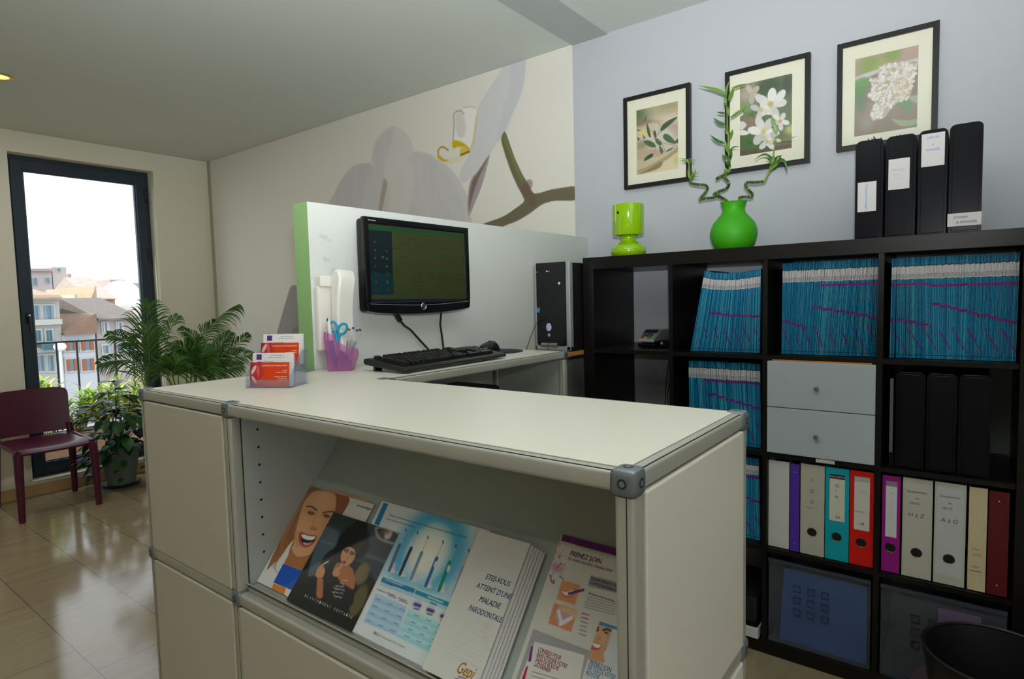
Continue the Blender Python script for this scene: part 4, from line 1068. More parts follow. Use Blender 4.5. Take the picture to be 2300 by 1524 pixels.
framed([(1882, 96.7), (2110.9, 47.3), (2105, 300), (1876.4, 348.6)], [(1922, 131.7), (2064, 103), (2059, 286), (1918, 306)], 'black framed photo of white lilac blossom behind the magazine files', paint3)

# ================================================================ on the counter and desk
ZTOP = HT + 0.0143
# --- two tier card holder
ACR = clear('clear_acrylic', (226, 228, 240), 0.90, 0.04)
CHA = R_(28.5); CH = Vector((0.012, -1.475, ZTOP))
cw, cd = Vector((math.cos(CHA), math.sin(CHA), 0)), Vector((-math.sin(CHA), math.cos(CHA), 0))
def ch(x, y, z): return CH + cw * x + cd * y + Vector((0, 0, z))
hold = thing('card_holder', 'clear acrylic two tier holder for business cards on the counter', 'card holder', tuple(CH), rz=CHA)
def cbox(mb, x0, x1, y0, y1, z0, z1, mt, lean=0.0):
    V = [ch(x, y + lean * z, z) for z in (z0, z1) for x, y in ((x0, y0), (x1, y0), (x1, y1), (x0, y1))]
    mb.add(V, [(0, 3, 2, 1), (4, 5, 6, 7), (0, 1, 5, 4), (1, 2, 6, 5), (2, 3, 7, 6), (3, 0, 4, 7)], mt)
HWD = 0.056
mb = MB()
cbox(mb, -HWD, HWD, 0, .085, 0, .002, ACR); mb.build('base', hold)
mb = MB(); cbox(mb, -HWD, HWD, 0, .002, .002, .020, ACR); mb.build('front_lip', hold)
mb = MB(); cbox(mb, -HWD, HWD, .024, .026, .002, .070, ACR, .12); mb.build('middle_wall', hold)
mb = MB(); cbox(mb, -HWD, HWD, .028, .030, .045, .062, ACR, .12); mb.build('rear_lip', hold)
mb = MB(); cbox(mb, -HWD, HWD, .074, .076, .002, .100, ACR, .12); mb.build('back_wall', hold)
for sx in (-HWD - .002, HWD):
    mb = MB()
    P = [(0, 0), (.085, 0), (.092, .085), (.062, .085), (.036, .060), (.004, .030)]
    mb.prism([ch(sx, y, z) for y, z in P], cw * .002, ACR); mb.build('side_wall', hold)
PRC = mat_print('card_print', 0.35, spec=0.5)
def bcard(y, z0, h, kind, lab):
    o = ch(-.050, y + .12 * z0, z0); ay = (ch(0, y + .12 * (z0 + 1), z0 + 1) - ch(0, y + .12 * z0, z0)).normalized()
    W_, H_ = .100 if kind == 'o' else .104, h
    S = Sheet(o, cw, ay, W_, H_, .0011, (232, 228, 228) if kind == 'w' else (222, 66, 20))
    mb = MB()
    if kind == 'o':
        x, yy = S.X / W_, S.Y / H_
        g = np.clip(1 - x * 2.4, 0, 1)[..., None]; S.a = S.a * (1 - g) + np.array((150, 26, 66.)) * g
        S.ell((.016, .034), (.012, .020), (196, 40, 70), .9, .5, px=False); S.ell((.009, .040), (.004, .012), (232, 214, 190), .9, .4, -.5, px=False)
        S.ell((.020, .038), (.0035, .014), (226, 110, 80), .8, .7, .1, px=False); S.ell((.010, .016), (.0035, .011), (226, 206, 188), .9, .4, .6, px=False)
        S.line([(.014, .009), (.024, .012), (.034, .022)], .0014, (230, 150, 90), .8, px=False); S.line([(.012, .010), (.05, .0095), (.092, .010)], .0010, (238, 150, 110), .8, px=False)
    S.emit(mb, PRC, .0003)
    n = S.n
    nb = MB(); nb.add([o, o + cw * W_, o + cw * W_ + ay * H_, o + ay * H_, o - n * .006, o + cw * W_ - n * .006, o + cw * W_ + ay * H_ - n * .006, o + ay * H_ - n * .006],
       [(0, 3, 7, 4), (1, 5, 6, 2), (3, 2, 6, 7), (0, 4, 5, 1), (5, 4, 7, 6)], mat('card_stock', (226, 222, 220), 0.6))
    mb.add(nb.v, nb.f, nb.m[0])
    WI = mat('ink_white', (250, 236, 228), 0.6); GI = mat('ink_grey', (130, 130, 138), 0.6)
    def tx(s_, x, z, w_, hh, mt_): mb.text(s_, o + cw * x + ay * z + n * .0006, cw, ay, w=w_, h=hh, mt=mt_)
    def bar(x, z, w_, mt_, hh=.0012):   # lines of print too small to read
        k = x
        while k < x + w_:
            l_ = min(.004 + .003 * ((int(k * 9000) * 7) % 3), x + w_ - k)
            mb.add([o + cw * k + ay * z + n * .0006, o + cw * (k + l_) + ay * z + n * .0006, o + cw * (k + l_) + ay * (z + hh) + n * .0006, o + cw * k + ay * (z + hh) + n * .0006], [(0, 1, 2, 3)], mt_); k += l_ + .0012
    if kind == 'o':
        tx('CABINET DU DR MARCCONAY', .029, h - .0095, .066, .0034, WI); bar(.082, h - .020, .013, WI); bar(.066, h - .0245, .029, WI)
        if h > .055: bar(.062, h - .035, .033, WI); bar(.072, h - .039, .023, WI); bar(.070, h - .043, .025, WI)
    else:
        mb.add([o + cw * a + ay * b_ + n * .0006 for a, b_ in ((.010, h - .0165), (.0235, h - .0165), (.0235, h - .0035), (.010, h - .0035))], [(0, 1, 2, 3)], mat('card_violet', (88, 44, 130), 0.5))
        bar(.046, h - .0065, .034, GI); bar(.040, h - .0115, .044, GI); bar(.028, h - .0215, .026, GI); bar(.028, h - .025, .020, GI)
        mb.add([o + cw * a + ay * b_ + n * .0006 for a, b_ in ((.012, h - .028), (.0235, h - .028), (.0235, h - .021), (.012, h - .021))], [(0, 1, 2, 3)], mat('card_crimson', (176, 50, 50), 0.5))
    # lie the stack: shift white sheets left edge
    oo = ink_build(mb, 'business_cards', base=tuple(o)); tag(oo, lab, 'business cards', 'business cards in the acrylic holder')
bcard(.006, .003, .0575, 'o', 'orange and crimson business cards in the front tier of the holder')
bcard(.0155, .003, .079, 'w', 'white business cards with violet square behind the front orange ones')
bcard(.050, .050, .053, 'o', 'orange and crimson business cards in the rear tier of the holder')
bcard(.060, .050, .074, 'w', 'white business cards with violet square at the back of the holder')

# --- pink translucent pen cup
PINK = clear('pink_translucent', (242, 186, 232), 0.86, 0.1, 0.8)
CP = Vector((-.133, -1.158, ZTOP)); pa = R_(38); px_, py_ = Vector((math.cos(pa), math.sin(pa), 0)), Vector((-math.sin(pa), math.cos(pa), 0))
def cp(x, y, z): return CP + px_ * x + py_ * y + Vector((0, 0, z))
cup = thing('pen_cup', 'pink see through divided pen cup at the end of the standing desk', 'pen cup', tuple(CP))
prof = [(-.040, .112), (-.028, .113), (-.012, .098), (0, .085), (.012, .083), (.026, .070), (.037, .055), (.043, .060)]
def wallpts(y): return [cp(-.030, y, 0), cp(.031, y, 0), cp(.046, y, .045), cp(.043, y, .060), cp(.030, y, .066), (cp(.0, y, .086)), cp(-.020, y, .108), cp(-.040, y, .113), cp(-.040, y, .085), cp(-.036, y, .06)]
for nm, y in (('front_wall', -.024), ('back_wall', .024)):
    mb = MB(); mb.prism(wallpts(y), py_ * .0016, PINK); mb.build(nm, cup)
for nm, P in (('left_wall', [(-.030, 0), (-.036, .06), (-.040, .085), (-.040, .113)]), ('right_wall', [(.031, 0), (.046, .045), (.043, .060)]), ('divider', [(-.006, 0), (-.004, .086)])):
    mb = MB()
    for (xa, za), (xb, zb) in zip(P[:-1], P[1:]):
        mb.add([cp(xa, -.024, za), cp(xa, .0256, za), cp(xb, .0256, zb), cp(xb, -.024, zb), cp(xa + .0015, -.024, za), cp(xa + .0015, .0256, za), cp(xb + .0015, .0256, zb), cp(xb + .0015, -.024, zb)],
               [(0, 1, 2, 3), (7, 6, 5, 4), (0, 4, 5, 1), (3, 2, 6, 7), (0, 3, 7, 4), (1, 5, 6, 2)], PINK)
    mb.build(nm, cup)
mb = MB(); mb.prism([cp(-.030, -.024, 0), cp(.031, -.024, 0), cp(.031, .0256, 0), cp(-.030, .0256, 0)], (0, 0, .002), PINK); mb.build('base', cup)
# contents
WPL = mat('white_plastic', (228, 224, 222), 0.3); 
t = thing('pen', 'thick pen with white top and blue barrel standing in the pink cup', 'pen', tuple(cp(-.022, 0, .003)))
mb = MB(); mb.tube([cp(-.012, 0, .004), cp(-.016, 0, .020), cp(-.027, 0, .088)], [.002, .0055, .0060], mat('blue_barrel', (44, 70, 170), .3), 14); mb.build('barrel', t)
mb = MB(); mb.tube([cp(-.0271, 0, .0885), cp(-.0315, 0, .142), cp(-.032, 0, .150)], [.0060, .0062, .0045], WPL, 14); mb.build('cap', t)
mb = MB(); mb.tube([cp(-.0325, -.004, .134), cp(-.033, -.004, .153)], .0019, mat('navy_slider', (24, 34, 96), .4), 8); mb.build('slider', t)
mb = MB(); mb.tube([cp(-.036, -.006, .090), cp(-.0375, -.006, .118)], .0012, WPL, 8); mb.build('clip', t)
CY = mat('cyan_handle', (20, 152, 190), 0.35)
t = thing('scissors', 'scissors with cyan handles standing in the pink cup', 'scissors', tuple(cp(-.012, 0, .003)))
def loop(cx, cz, rx, rz, a0):
    P = []
    for k in range(21):
        a = 2 * PI * k / 20; x = rx * math.cos(a); z = rz * math.sin(a)
        P.append(cp(cx + x * math.cos(a0) - z * math.sin(a0), .002, cz + x * math.sin(a0) + z * math.cos(a0)))
    return P
for cx, cz, a0, rr_ in ((-.018, .128, .35, (.0095, .0150)), (.008, .121, -.55, (.0115, .0165))):
    mb = MB(); mb.tube(loop(cx, cz, *rr_, a0), .0036, CY, 10, caps=False)
    mb.tube([cp(cx + (.004 if cx < 0 else -.008), .002, cz - .014), cp(-.007, .002, .080)], [.0036, .0055], CY, 10); mb.build('handle', t)
for sx in (-1, 1):
    mb = MB(); mb.prism([cp(-.007 + sx * .001, .001 + sx * .001, .084), cp(-.003 + sx * .001, .001 + sx * .001, .080), cp(-.004, .001 + sx * .001, .010)], py_ * .0012, mat('steel', (190, 192, 196), .25, metal=1)); mb.build('blade', t)
for x, zt, rgb, lab in ((.026, .116, (190, 50, 44), 'clear ballpoint with red end in the pink cup'), (.038, .120, (60, 70, 190), 'clear ballpoint with blue end in the pink cup'), (.048, .113, (40, 90, 100), 'clear ballpoint with teal end in the pink cup'), (.057, .114, (70, 44, 44), 'clear ballpoint with black end in the pink cup')):
    t = thing('ballpoint_pen', lab, 'pen', tuple(cp(.01, 0, .004)), group='clear ballpoint pens in the pink cup')
    a, b_ = cp(x * .28, .004, .006), cp(x, .004, zt); d = b_ - a; INKD = mat('refill_%d' % rgb[0], tuple(int(c * .8) for c in rgb), .5)
    mb = MB(); mb.tube([a, b_], .0034, clear('clear_barrel', (240, 240, 245), .8, .1), 8); mb.build('barrel', t)
    mb = MB(); mb.tube([a + d * .02, a + d * .72], .0013, mat('dark_refill', (40, 36, 46), .5), 6); mb.build('refill', t)
    mb = MB(); mb.tube([b_, b_ + d.normalized() * .005], .0036, INKD, 8); mb.build('end_cap', t)
t = thing('tape_dispenser', 'small tape roll dispenser lying in the right part of the pink cup', 'tape dispenser', tuple(cp(.02, 0, .003)))
VIO = mat('violet_plastic', (120, 70, 150), .3)
mb = MB(); c_ = cp(.019, -.004, .020)
ringp = [c_ + px_ * (.014 * math.cos(2 * PI * k / 24)) + Vector((0, 0, .014 * math.sin(2 * PI * k / 24))) for k in range(25)]
mb.tube(ringp, .0045, mat('tape', (206, 150, 190), .4), 8, caps=False); mb.build('tape_roll', t)
mb = MB(); mb.prism([cp(.004, -.012, .004), cp(.034, -.012, .006), cp(.036, -.012, .024), cp(.004, -.012, .062), cp(.001, -.012, .058)], py_ * .003, VIO); mb.build('body', t)

# --- wall intercom handset
IV = mat('ivory_plastic', (226, 223, 216), 0.35)
ph = thing('intercom_phone', 'ivory wall intercom with curved handset on the partition beside the screen', 'intercom', (HX, -1.125, 1.19))
mb = MB(); mb.box((HX + .0006, -1.195, 1.185), (HX + .022, -1.115, 1.375), IV); mb.build('base', ph, bevel=.006)
mb = MB(); mb.box((HX + .0006, -1.190, 1.372), (HX + .030, -1.150, 1.405), IV); mb.build('hook', ph, bevel=.004)
mb = MB()
prof = [(HX + .024, 1.178), (HX + .030, 1.405), (HX + .040, 1.425), (HX + .056, 1.432), (HX + .070, 1.425), (HX + .078, 1.402), (HX + .068, 1.360), (HX + .060, 1.300), (HX + .060, 1.260), (HX + .072, 1.215), (HX + .070, 1.185), (HX + .055, 1.175)]
mb.prism([(x, -1.158, z - .008) for x, z in prof], (0, .060, 0), IV, True); mb.build('handset', ph, bevel=.010, seg=4)

# --- monitor on the partition
MK = mat('monitor_black', (12, 13, 15), 0.18, spec=0.5)
MKM = mat('monitor_back', (16, 17, 19), 0.45)
mo = thing('monitor', 'black widescreen monitor fixed to the white partition with dim green display', 'monitor', (HX, -.828, 1.29))
y0, y1, z0, z1 = -1.064, -.594, 1.291, 1.582; xf = -.120
mb = MB(); mb.box((HX + .03, y0 + .004, z0 + .004), (xf - .012, y1 - .004, z1 - .002), MKM); mb.build('back_shell', mo, bevel=.012, seg=3)
mb = MB(); mb.box((HX + .0005, -.88, 1.39), (HX + .032, -.78, 1.49), MKM); mb.build('wall_mount', mo, bevel=.002)
b1 = .018; zb_ = z0 + .034
mb = MB()
mb.box((xf - .018, y0, zb_), (xf, y0 + b1, z1), MK); mb.box((xf - .018, y1 - b1, zb_), (xf, y1, z1), MK); mb.box((xf - .018, y0 + b1, z1 - .019), (xf, y1 - b1, z1), MK)
P = [(y0, zb_)] + [(y0 + .004, z0 + .006)] + [(y0 + (y1 - y0) * k / 12, z0 + .003 - .012 * math.sin(PI * k / 12)) for k in range(1, 12)] + [(y1 - .004, z0 + .006), (y1, zb_)]
mb.prism([(xf - .018, a, b_) for a, b_ in P], (.018, 0, 0), MK); mb.build('bezel', mo, bevel=.003)
SCR = mat_print('lcd', 0.35, emit=0.02, spec=0.5)
S = Sheet((xf - .006, y0 + b1 - .002, zb_ - .002), (0, 1, 0), (0, 0, 1), y1 - y0 - 2 * b1 + .004, z1 - .019 - zb_ + .004, .0014, (58, 66, 30))
S.zoom(5.861, 800, 470)
x, yy = S.X / S.w, S.Y / S.h
S.poly([(150, 150), (1470, 300), (1470, 325), (150, 190)], (22, 30, 48), 1, 0, smooth=False); S.poly([(160, 190), (1460, 320), (1460, 332), (160, 200)], (74, 66, 22), .8, 0, smooth=False)
S.poly([(160, 215), (1450, 340), (1450, 368), (160, 265)], (6, 78, 38), 1, 0, smooth=False)
S.poly([(100, 265), (466, 290), (490, 1115), (120, 1120)], (6, 28, 36), 1, 0, smooth=False); S.poly([(140, 850), (480, 850), (490, 1115), (120, 1120)], (4, 52, 62), .8, 6, smooth=False)
S.poly([(120, 1185), (1480, 1180), (1480, 1230), (120, 1255)], (10, 20, 40), 1, 1, smooth=False)
for (u, v), c_ in (((243, 428), (120, 20, 28)), ((400, 548), (110, 40, 40)), ((250, 540), (80, 70, 40)), ((250, 640), (70, 80, 40)), ((350, 628), (90, 96, 50)), ((405, 650), (40, 90, 30)), ((250, 750), (20, 80, 40)), ((405, 750), (50, 90, 20)), ((258, 850), (40, 70, 20)), ((415, 850), (60, 80, 30)), ((265, 955), (96, 60, 10)), ((412, 958), (110, 60, 16)), ((270, 1060), (90, 56, 12)), ((418, 1060), (90, 60, 12)), ((1066, 708), (150, 16, 24))):
    S.ell((u, v), (17, 17), c_, .9, .6)
rr = random.Random(8)
for (u, v, n_) in ((600, 330, 4), (530, 378, 5), (680, 392, 7), (920, 400, 9), (595, 440, 6), (545, 470, 3), (660, 485, 3), (770, 492, 3), (880, 500, 2), (975, 508, 3), (1085, 516, 2), (1180, 520, 3), (1280, 440, 3), (500, 515, 4), (590, 628, 5), (1115, 655, 3), (1210, 700, 5), (510, 710, 3), (590, 714, 5), (515, 758, 4),
                   (790, 825, 4), (965, 833, 4), (1085, 842, 5), (1300, 850, 3), (800, 866, 4), (970, 872, 4), (740, 908, 8), (965, 912, 4), (1095, 906, 5), (1270, 906, 7), (750, 948, 8), (1090, 950, 4), (800, 1000, 4), (1070, 990, 4), (800, 1042, 4), (1105, 1046, 3), (800, 1083, 4)):
    S.line([(u, v), (u + n_ * 16, v + n_ * 1.3)], .0022, (30, 34, 14), .9)
for k in range(9): S.line([(500, 540 + k * 62), (1440, 560 + k * 66)], .0012, (72, 80, 40), .6)
S.a *= .85; mb = MB(); S.emit(mb, SCR); ink_build(mb, 'display', mo)
mb = MB(); mb.text('eMachines', (xf + .0004, y0 + .014, z1 - .0125), (0, 1, 0), (0, 0, 1), w=.030, h=.0045, mt=FW); mb.build('logo', mo)
mb = MB(); mb.lathe([(.0085, .0), (.0105, .0016), (.0120, .0)], (xf + .0002, -.829, z0 + .016), CHR, 24, 'X'); mb.disc((xf + .0006, -.829, z0 + .016), .0084, MKM, 'X')
mb.tube([(xf + .001, -.829, z0 + .012), (xf + .001, -.829, z0 + .020)], .0012, CHR, 6); mb.build('power_button', mo)
mb = MB(); mb.tube([(xf + .0003, y0 + .012 + (y1 - y0 - .024) * k / 10, zb_ - .006 - .008 * math.sin(PI * k / 10)) for k in range(11)], .0008, mat('grey_line', (130, 130, 128), .4), 5); mb.build('trim_line', mo)
t = thing('monitor_cable', 'black display cable with thick plug curving down left below the monitor', 'cable', (-.19, -.88, 1.15), group='cables below the monitor')
mb = MB(); mb.tube([(-.165, -.915, 1.288), (-.165, -.895, 1.262)], .009, MKM, 10); mb.build('plug', t)
mb = MB(); mb.tube([(-.165, -.895, 1.262), (-.172, -.872, 1.245), (-.182, -.835, 1.228), (-.187, -.795, 1.195), (-.185, -.755, 1.158), (-.175, -.735, ZTOP + .004), (-.13, -.70, ZTOP + .004)], .0036, CB, 8); mb.build('cord', t)
mb = MB(); mb.tube([(-.165, -.700, 1.292), (-.175, -.698, 1.24), (-.18, -.685, 1.19), (-.178, -.682, 1.15), (-.165, -.68, ZTOP + .004), (-.12, -.67, ZTOP + .004)], .0036, CB, 8)
tag(mb.build('monitor_cable'), 'plain black cable dropping straight below the right half of the monitor', 'cable', 'cables below the monitor')

# --- keyboard
KB = Vector((.030, -.908, ZTOP)); ka = R_(2); kx, ky = Vector((math.cos(ka), math.sin(ka), 0)), Vector((-math.sin(ka), math.cos(ka), 0))
# local: u along the length (towards the far wall), d from the front edge (towards the partition)
def kp(u, d, z): return KB + ky * u - kx * (d - .08) + Vector((0, 0, z))
KC = mat('keyboard_black', (26, 26, 27), 0.35); KK = mat('key_black', (20, 20, 21), 0.3)
kb = thing('keyboard', 'full size black keyboard lying along the standing desk', 'keyboard', tuple(KB), rz=ka)
P = [(0, .006), (.0, .014), (.012, .019), (.15, .036), (.168, .036), (.172, .026), (.165, .018), (.02, .004)]
mb = MB(); mb.prism([kp(-.232, d, z) for d, z in P], ky * .464, KC); mb.build('body', kb, bevel=.004, seg=3)
for u in (-.2, .2):
    mb = MB(); mb.prism([kp(u - .012, .14, 0), kp(u + .012, .14, 0), kp(u + .012, .15, 0), kp(u - .012, .15, 0)], (0, 0, .020), KC); mb.build('foot', kb)
proto = None; keys = []
rows = [(.028, [(-.205, 24), (-.180, 18), (-.160, 18), (-.140, 18), (-.070, 112), (.002, 18), (.022, 18), (.043, 24)]),
        (.047, [(-.200, 38)] + [(-.168 + k * .019, 17) for k in range(10)] + [(.036, 40)]),
        (.066, [(-.203, 32)] + [(-.176 + k * .019, 17) for k in range(11)] + [(.043, 28)]),
        (.085, [(-.206, 26)] + [(-.183 + k * .019, 17) for k in range(12)]),
        (.104, [(-.210 + k * .019, 17) for k in range(13)] + [(.042, 26)]),
        (.132, [(-.210, 17)] + [(-.178 + k * .0187 + (k // 4) * .006, 16) for k in range(12)]),
        (.028, [(.078, 17), (.097, 17), (.116, 17), (.148, 36), (.176, 17)]), (.047, [(.097, 17), (.139, 17), (.158, 17), (.177, 17)]),
        (.066, [(.139, 17), (.158, 17), (.177, 17)]), (.085, [(.078, 17), (.097, 17), (.116, 17), (.139, 17), (.158, 17), (.177, 17)]), (.104, [(.078, 17), (.097, 17), (.116, 17), (.139, 17), (.158, 17), (.177, 17), (.196, 17)]),
        (.057, [(.196, 17)]), (.132, [(.078, 17), (.097, 17)])]
for d, ks in rows:
    for u, wk in ks:
        w_ = wk * .0005; zz = .019 + (d - .012) * (.017 / .138)
        mb = MB()
        V = [kp(u - w_, d - .0085, zz), kp(u + w_, d - .0085, zz), kp(u + w_, d + .0085, zz + .002), kp(u - w_, d + .0085, zz + .002),
             kp(u - w_ + .0015, d - .0062, zz + .0085), kp(u + w_ - .0015, d - .0062, zz + .0085), kp(u + w_ - .0015, d + .007, zz + .0105), kp(u - w_ + .0015, d + .007, zz + .0105)]
        mb.add(V, [(0, 3, 2, 1), (4, 5, 6, 7), (0, 1, 5, 4), (1, 2, 6, 5), (2, 3, 7, 6), (3, 0, 4, 7)], KK); mb.build('key', kb)
# --- mouse and pad
mb = MB(); mb.lathe([(.0005, 0), (.098, 0), (.100, .0015), (.098, .003), (.0005, .003)], (-.085, -.495, ZTOP), mat('pad_navy', (22, 24, 44), .6), 40); tag(mb.build('mouse_pad'), 'round dark navy mouse pad at the far end of the standing desk', 'mouse pad')
ms = thing('mouse', 'black computer mouse on the dark pad behind the keyboard', 'mouse', (-.09, -.535, ZTOP + .0032))
mb = MB(); c0 = Vector((-.09, -.535, ZTOP + .0034)); V = []
NU, NV = 20, 8
for i in range(NV + 1):
    for k in range(NU):
        a = 2 * PI * k / NU; ph_ = PI / 2 * i / NV
        V.append(c0 + Vector((.031 * math.cos(a) * math.cos(ph_) ** .7 , .055 * math.sin(a) * math.cos(ph_) ** .7, .036 * math.sin(ph_) * (1 + .12 * math.sin(a)))))
mb.add(V, [(i * NU + k, i * NU + (k + 1) % NU, (i + 1) * NU + (k + 1) % NU, (i + 1) * NU + k) for i in range(NV) for k in range(NU)] + [tuple(range(NU - 1, -1, -1))], mat('mouse_black', (22, 22, 22), .3), True); mb.build('shell', ms)
mb = MB(); mb.tube([c0 + Vector((-.003, .032, .031)), c0 + Vector((.003, .032, .031))], .006, KC, 12); mb.build('wheel', ms)

# --- computer tower on its wooden board
mb = MB(); mb.box((HX + .002, -.125, 1.078), (-.004, .33, 1.0955), mat('oak_board', (188, 132, 68), .5, noise=.2, nscale=20)); mb.box((HX + .002, .30, 0), (-.02, .33, 1.0779), INNER); mb.box((HX + .002, -.06, 0), (-.15, -.03, 1.0779), CAP)
tag(mb.build('wooden_stand'), 'wooden board on supports under the computer tower in the corner', 'stand')
tw = thing('computer_tower', 'black and silver computer tower standing between partition and shelving', 'computer', (-.1, .1, 1.096))
SIL = mat('silver_plastic', (172, 176, 180), .35, metal=.4); TB = mat('tower_black', (14, 16, 18), .15, spec=.6)
tx0, tx1, tz0, tz1, ty = -.187, -.0065, 1.096, 1.474, -.10
mb = MB(); mb.box((tx0 + .004, ty + .03, tz0), (tx1 - .001, .30, tz1 - .004), mat('tower_case', (16, 16, 18), .5)); mb.build('case', tw, bevel=.002)
mb = MB(); mb.box((tx0, ty + .004, tz0 + .003), (tx0 + .013, ty + .03, tz1 - .004), SIL); mb.box((tx1 - .022, ty + .004, tz0 + .003), (tx1, ty + .03, tz1), SIL); mb.box((tx0, ty + .004, tz0 + .003), (tx1, ty + .03, tz0 + .024), SIL); mb.build('silver_surround', tw, bevel=.004)
mb = MB(); mb.prism([(x, ty, z) for x, z in [(tx0 + .012, tz1), (tx0 + .012, tz0 + .040)] + [(tx0 + .024 - .012 * math.cos(R_(a)), tz0 + .036 - .012 * math.sin(R_(a))) for a in (20, 45, 70, 90)] + [(tx1 - .034 + .012 * math.sin(R_(a)), tz0 + .036 - .012 * math.cos(R_(a))) for a in (0, 30, 60, 90)] + [(tx1 - .022, tz1)]], (0, .028, 0), TB); mb.build('front_door', tw, bevel=.002)
mb = MB(); mb.box((tx0 + .013, ty - .0008, 1.424), (tx1 - .023, ty + .001, 1.4255), CAP); mb.box((tx0 + .013, ty - .0008, 1.410), (tx1 - .023, ty + .001, 1.411), CAP)
mb.text('HL', (-.172, ty - .001, 1.434), (1, 0, 0), (0, 0, 1), w=.009, h=.005, mt=FW); mb.ball((-.118, ty - .001, 1.4375), (.0035, .0006, .0035), FW, 12, 6); mb.text('LG', (-.112, ty - .001, 1.4350), (1, 0, 0), (0, 0, 1), w=.009, h=.005, mt=FW); mb.build('optical_drive', tw)
for nm, c_, r_, mt_ in (('eject_button', (-.056, ty - .001, 1.384), .0055, WPL), ('power_button', (-.112, ty - .002, 1.199), .014, mat('power_glow', (190, 190, 206), .3, emit=.08, emit_rgb=(120, 120, 255))), ('reset_button', (-.112, ty - .001, 1.165), .0075, SIL)):
    mb = MB(); mb.ball(c_, (r_, .003, r_ * (1.25 if r_ > .01 else 1)), mt_, 18, 8); mb.build(nm, tw)
mb = MB(); mb.box((-.1745, ty - .001, 1.262), (-.1575, ty, 1.283), mat('badge_blue', (40, 120, 190), .4)); mb.box((-.161, ty - .0012, 1.274), (-.1575, ty, 1.283), mat('badge_orange', (220, 140, 60), .4)); mb.text('i2', (-.171, ty - .0014, 1.267), (1, 0, 0), (0, 0, 1), w=.007, h=.008, mt=FW); mb.build('badge', tw)
mb = MB(); mb.tube([(-.150, ty - .001, 1.124), (-.070, ty - .001, 1.124)], .0085, mat('grille_silver', (150, 154, 156), .3, metal=.6), 12); mb.build('vent', tw)
mb = MB(); mb.tube([(-.130, ty - .004, 1.235), (-.165, ty - .012, 1.222), (-.184, ty - .012, 1.19), (-.196, ty - .03, 1.14), (-.192, ty - .06, 1.105)], .0013, CB, 6); mb.tube([(-.112, ty - .008, 1.14), (-.112, ty - .012, 1.098)], .0012, CB, 6)
tag(mb.build('headset_cable'), 'thin black cable looping at the left front of the computer tower', 'cable')
mb = MB(); mb.box((-.085, -.30, .0), (-.02, -.20, 1.0), MKM)
tag(mb.build('power_strip', bevel=.004), 'black upright housing between the standing desk and the shelving', 'power strip')

# ================================================================ on top of the shelving
LIME = mat('lime_gloss_glass', (146, 196, 8), 0.10, spec=0.6, coat=0.6)
la = thing('table_lamp', 'small glossy lime green mushroom lamp on top of the shelving', 'lamp', (.132, .17, 1.4902))
cc = (.132, .17, 1.4902)
mb = MB(); mb.lathe([(.0005, 0), (.055, 0), (.072, .012), (.077, .028), (.072, .045), (.055, .060), (.036, .068), (.030, .076), (.031, .086), (.042, .093), (.0005, .095)], cc, LIME, 48); mb.build('base', la)
mb = MB(); mb.lathe([(.034, .094), (.064, .096), (.0665, .100), (.0670, .226), (.064, .228), (.062, .224), (.061, .102), (.034, .100)], cc, LIME, 48); mb.build('shade', la)
mb = MB(); a_ = R_(-76 - 28); mb.ball((.132 + .0668 * math.cos(a_), .17 + .0668 * math.sin(a_), 1.4902 + .190), (.0055, .003, .0065), CAP, 10, 8); mb.build('sticker', la)
GV = mat('matt_green_vase', (62, 168, 14), 0.5)
VC = (.580, .175, 1.4902)
va = tag(MB().lathe([(.0005, .0), (.058, .0), (.066, .004), (.080, .030), (.088, .060), (.087, .080), (.078, .106), (.060, .128), (.046, .143), (.041, .156), (.042, .168), (.047, .182), (.050, .188), (.046, .188), (.038, .166), (.040, .150), (.0005, .148)], VC, GV, 56).build('vase'), 'round matt green vase holding curly bamboo on the shelving', 'vase')
BAM = mat('bamboo_green', (62, 94, 34), 0.35, noise=.25, nscale=60); LF = mat('leaf_green', (104, 144, 54), .4); LFD = mat('leaf_dark', (48, 96, 30), .4); NODEB = mat('bamboo_node', (190, 176, 120), .5); SHT = mat('shoot_green', (126, 150, 60), .4)
def zb4(u, v): return u / 3.907 + 1500, v / 3.907 + 180
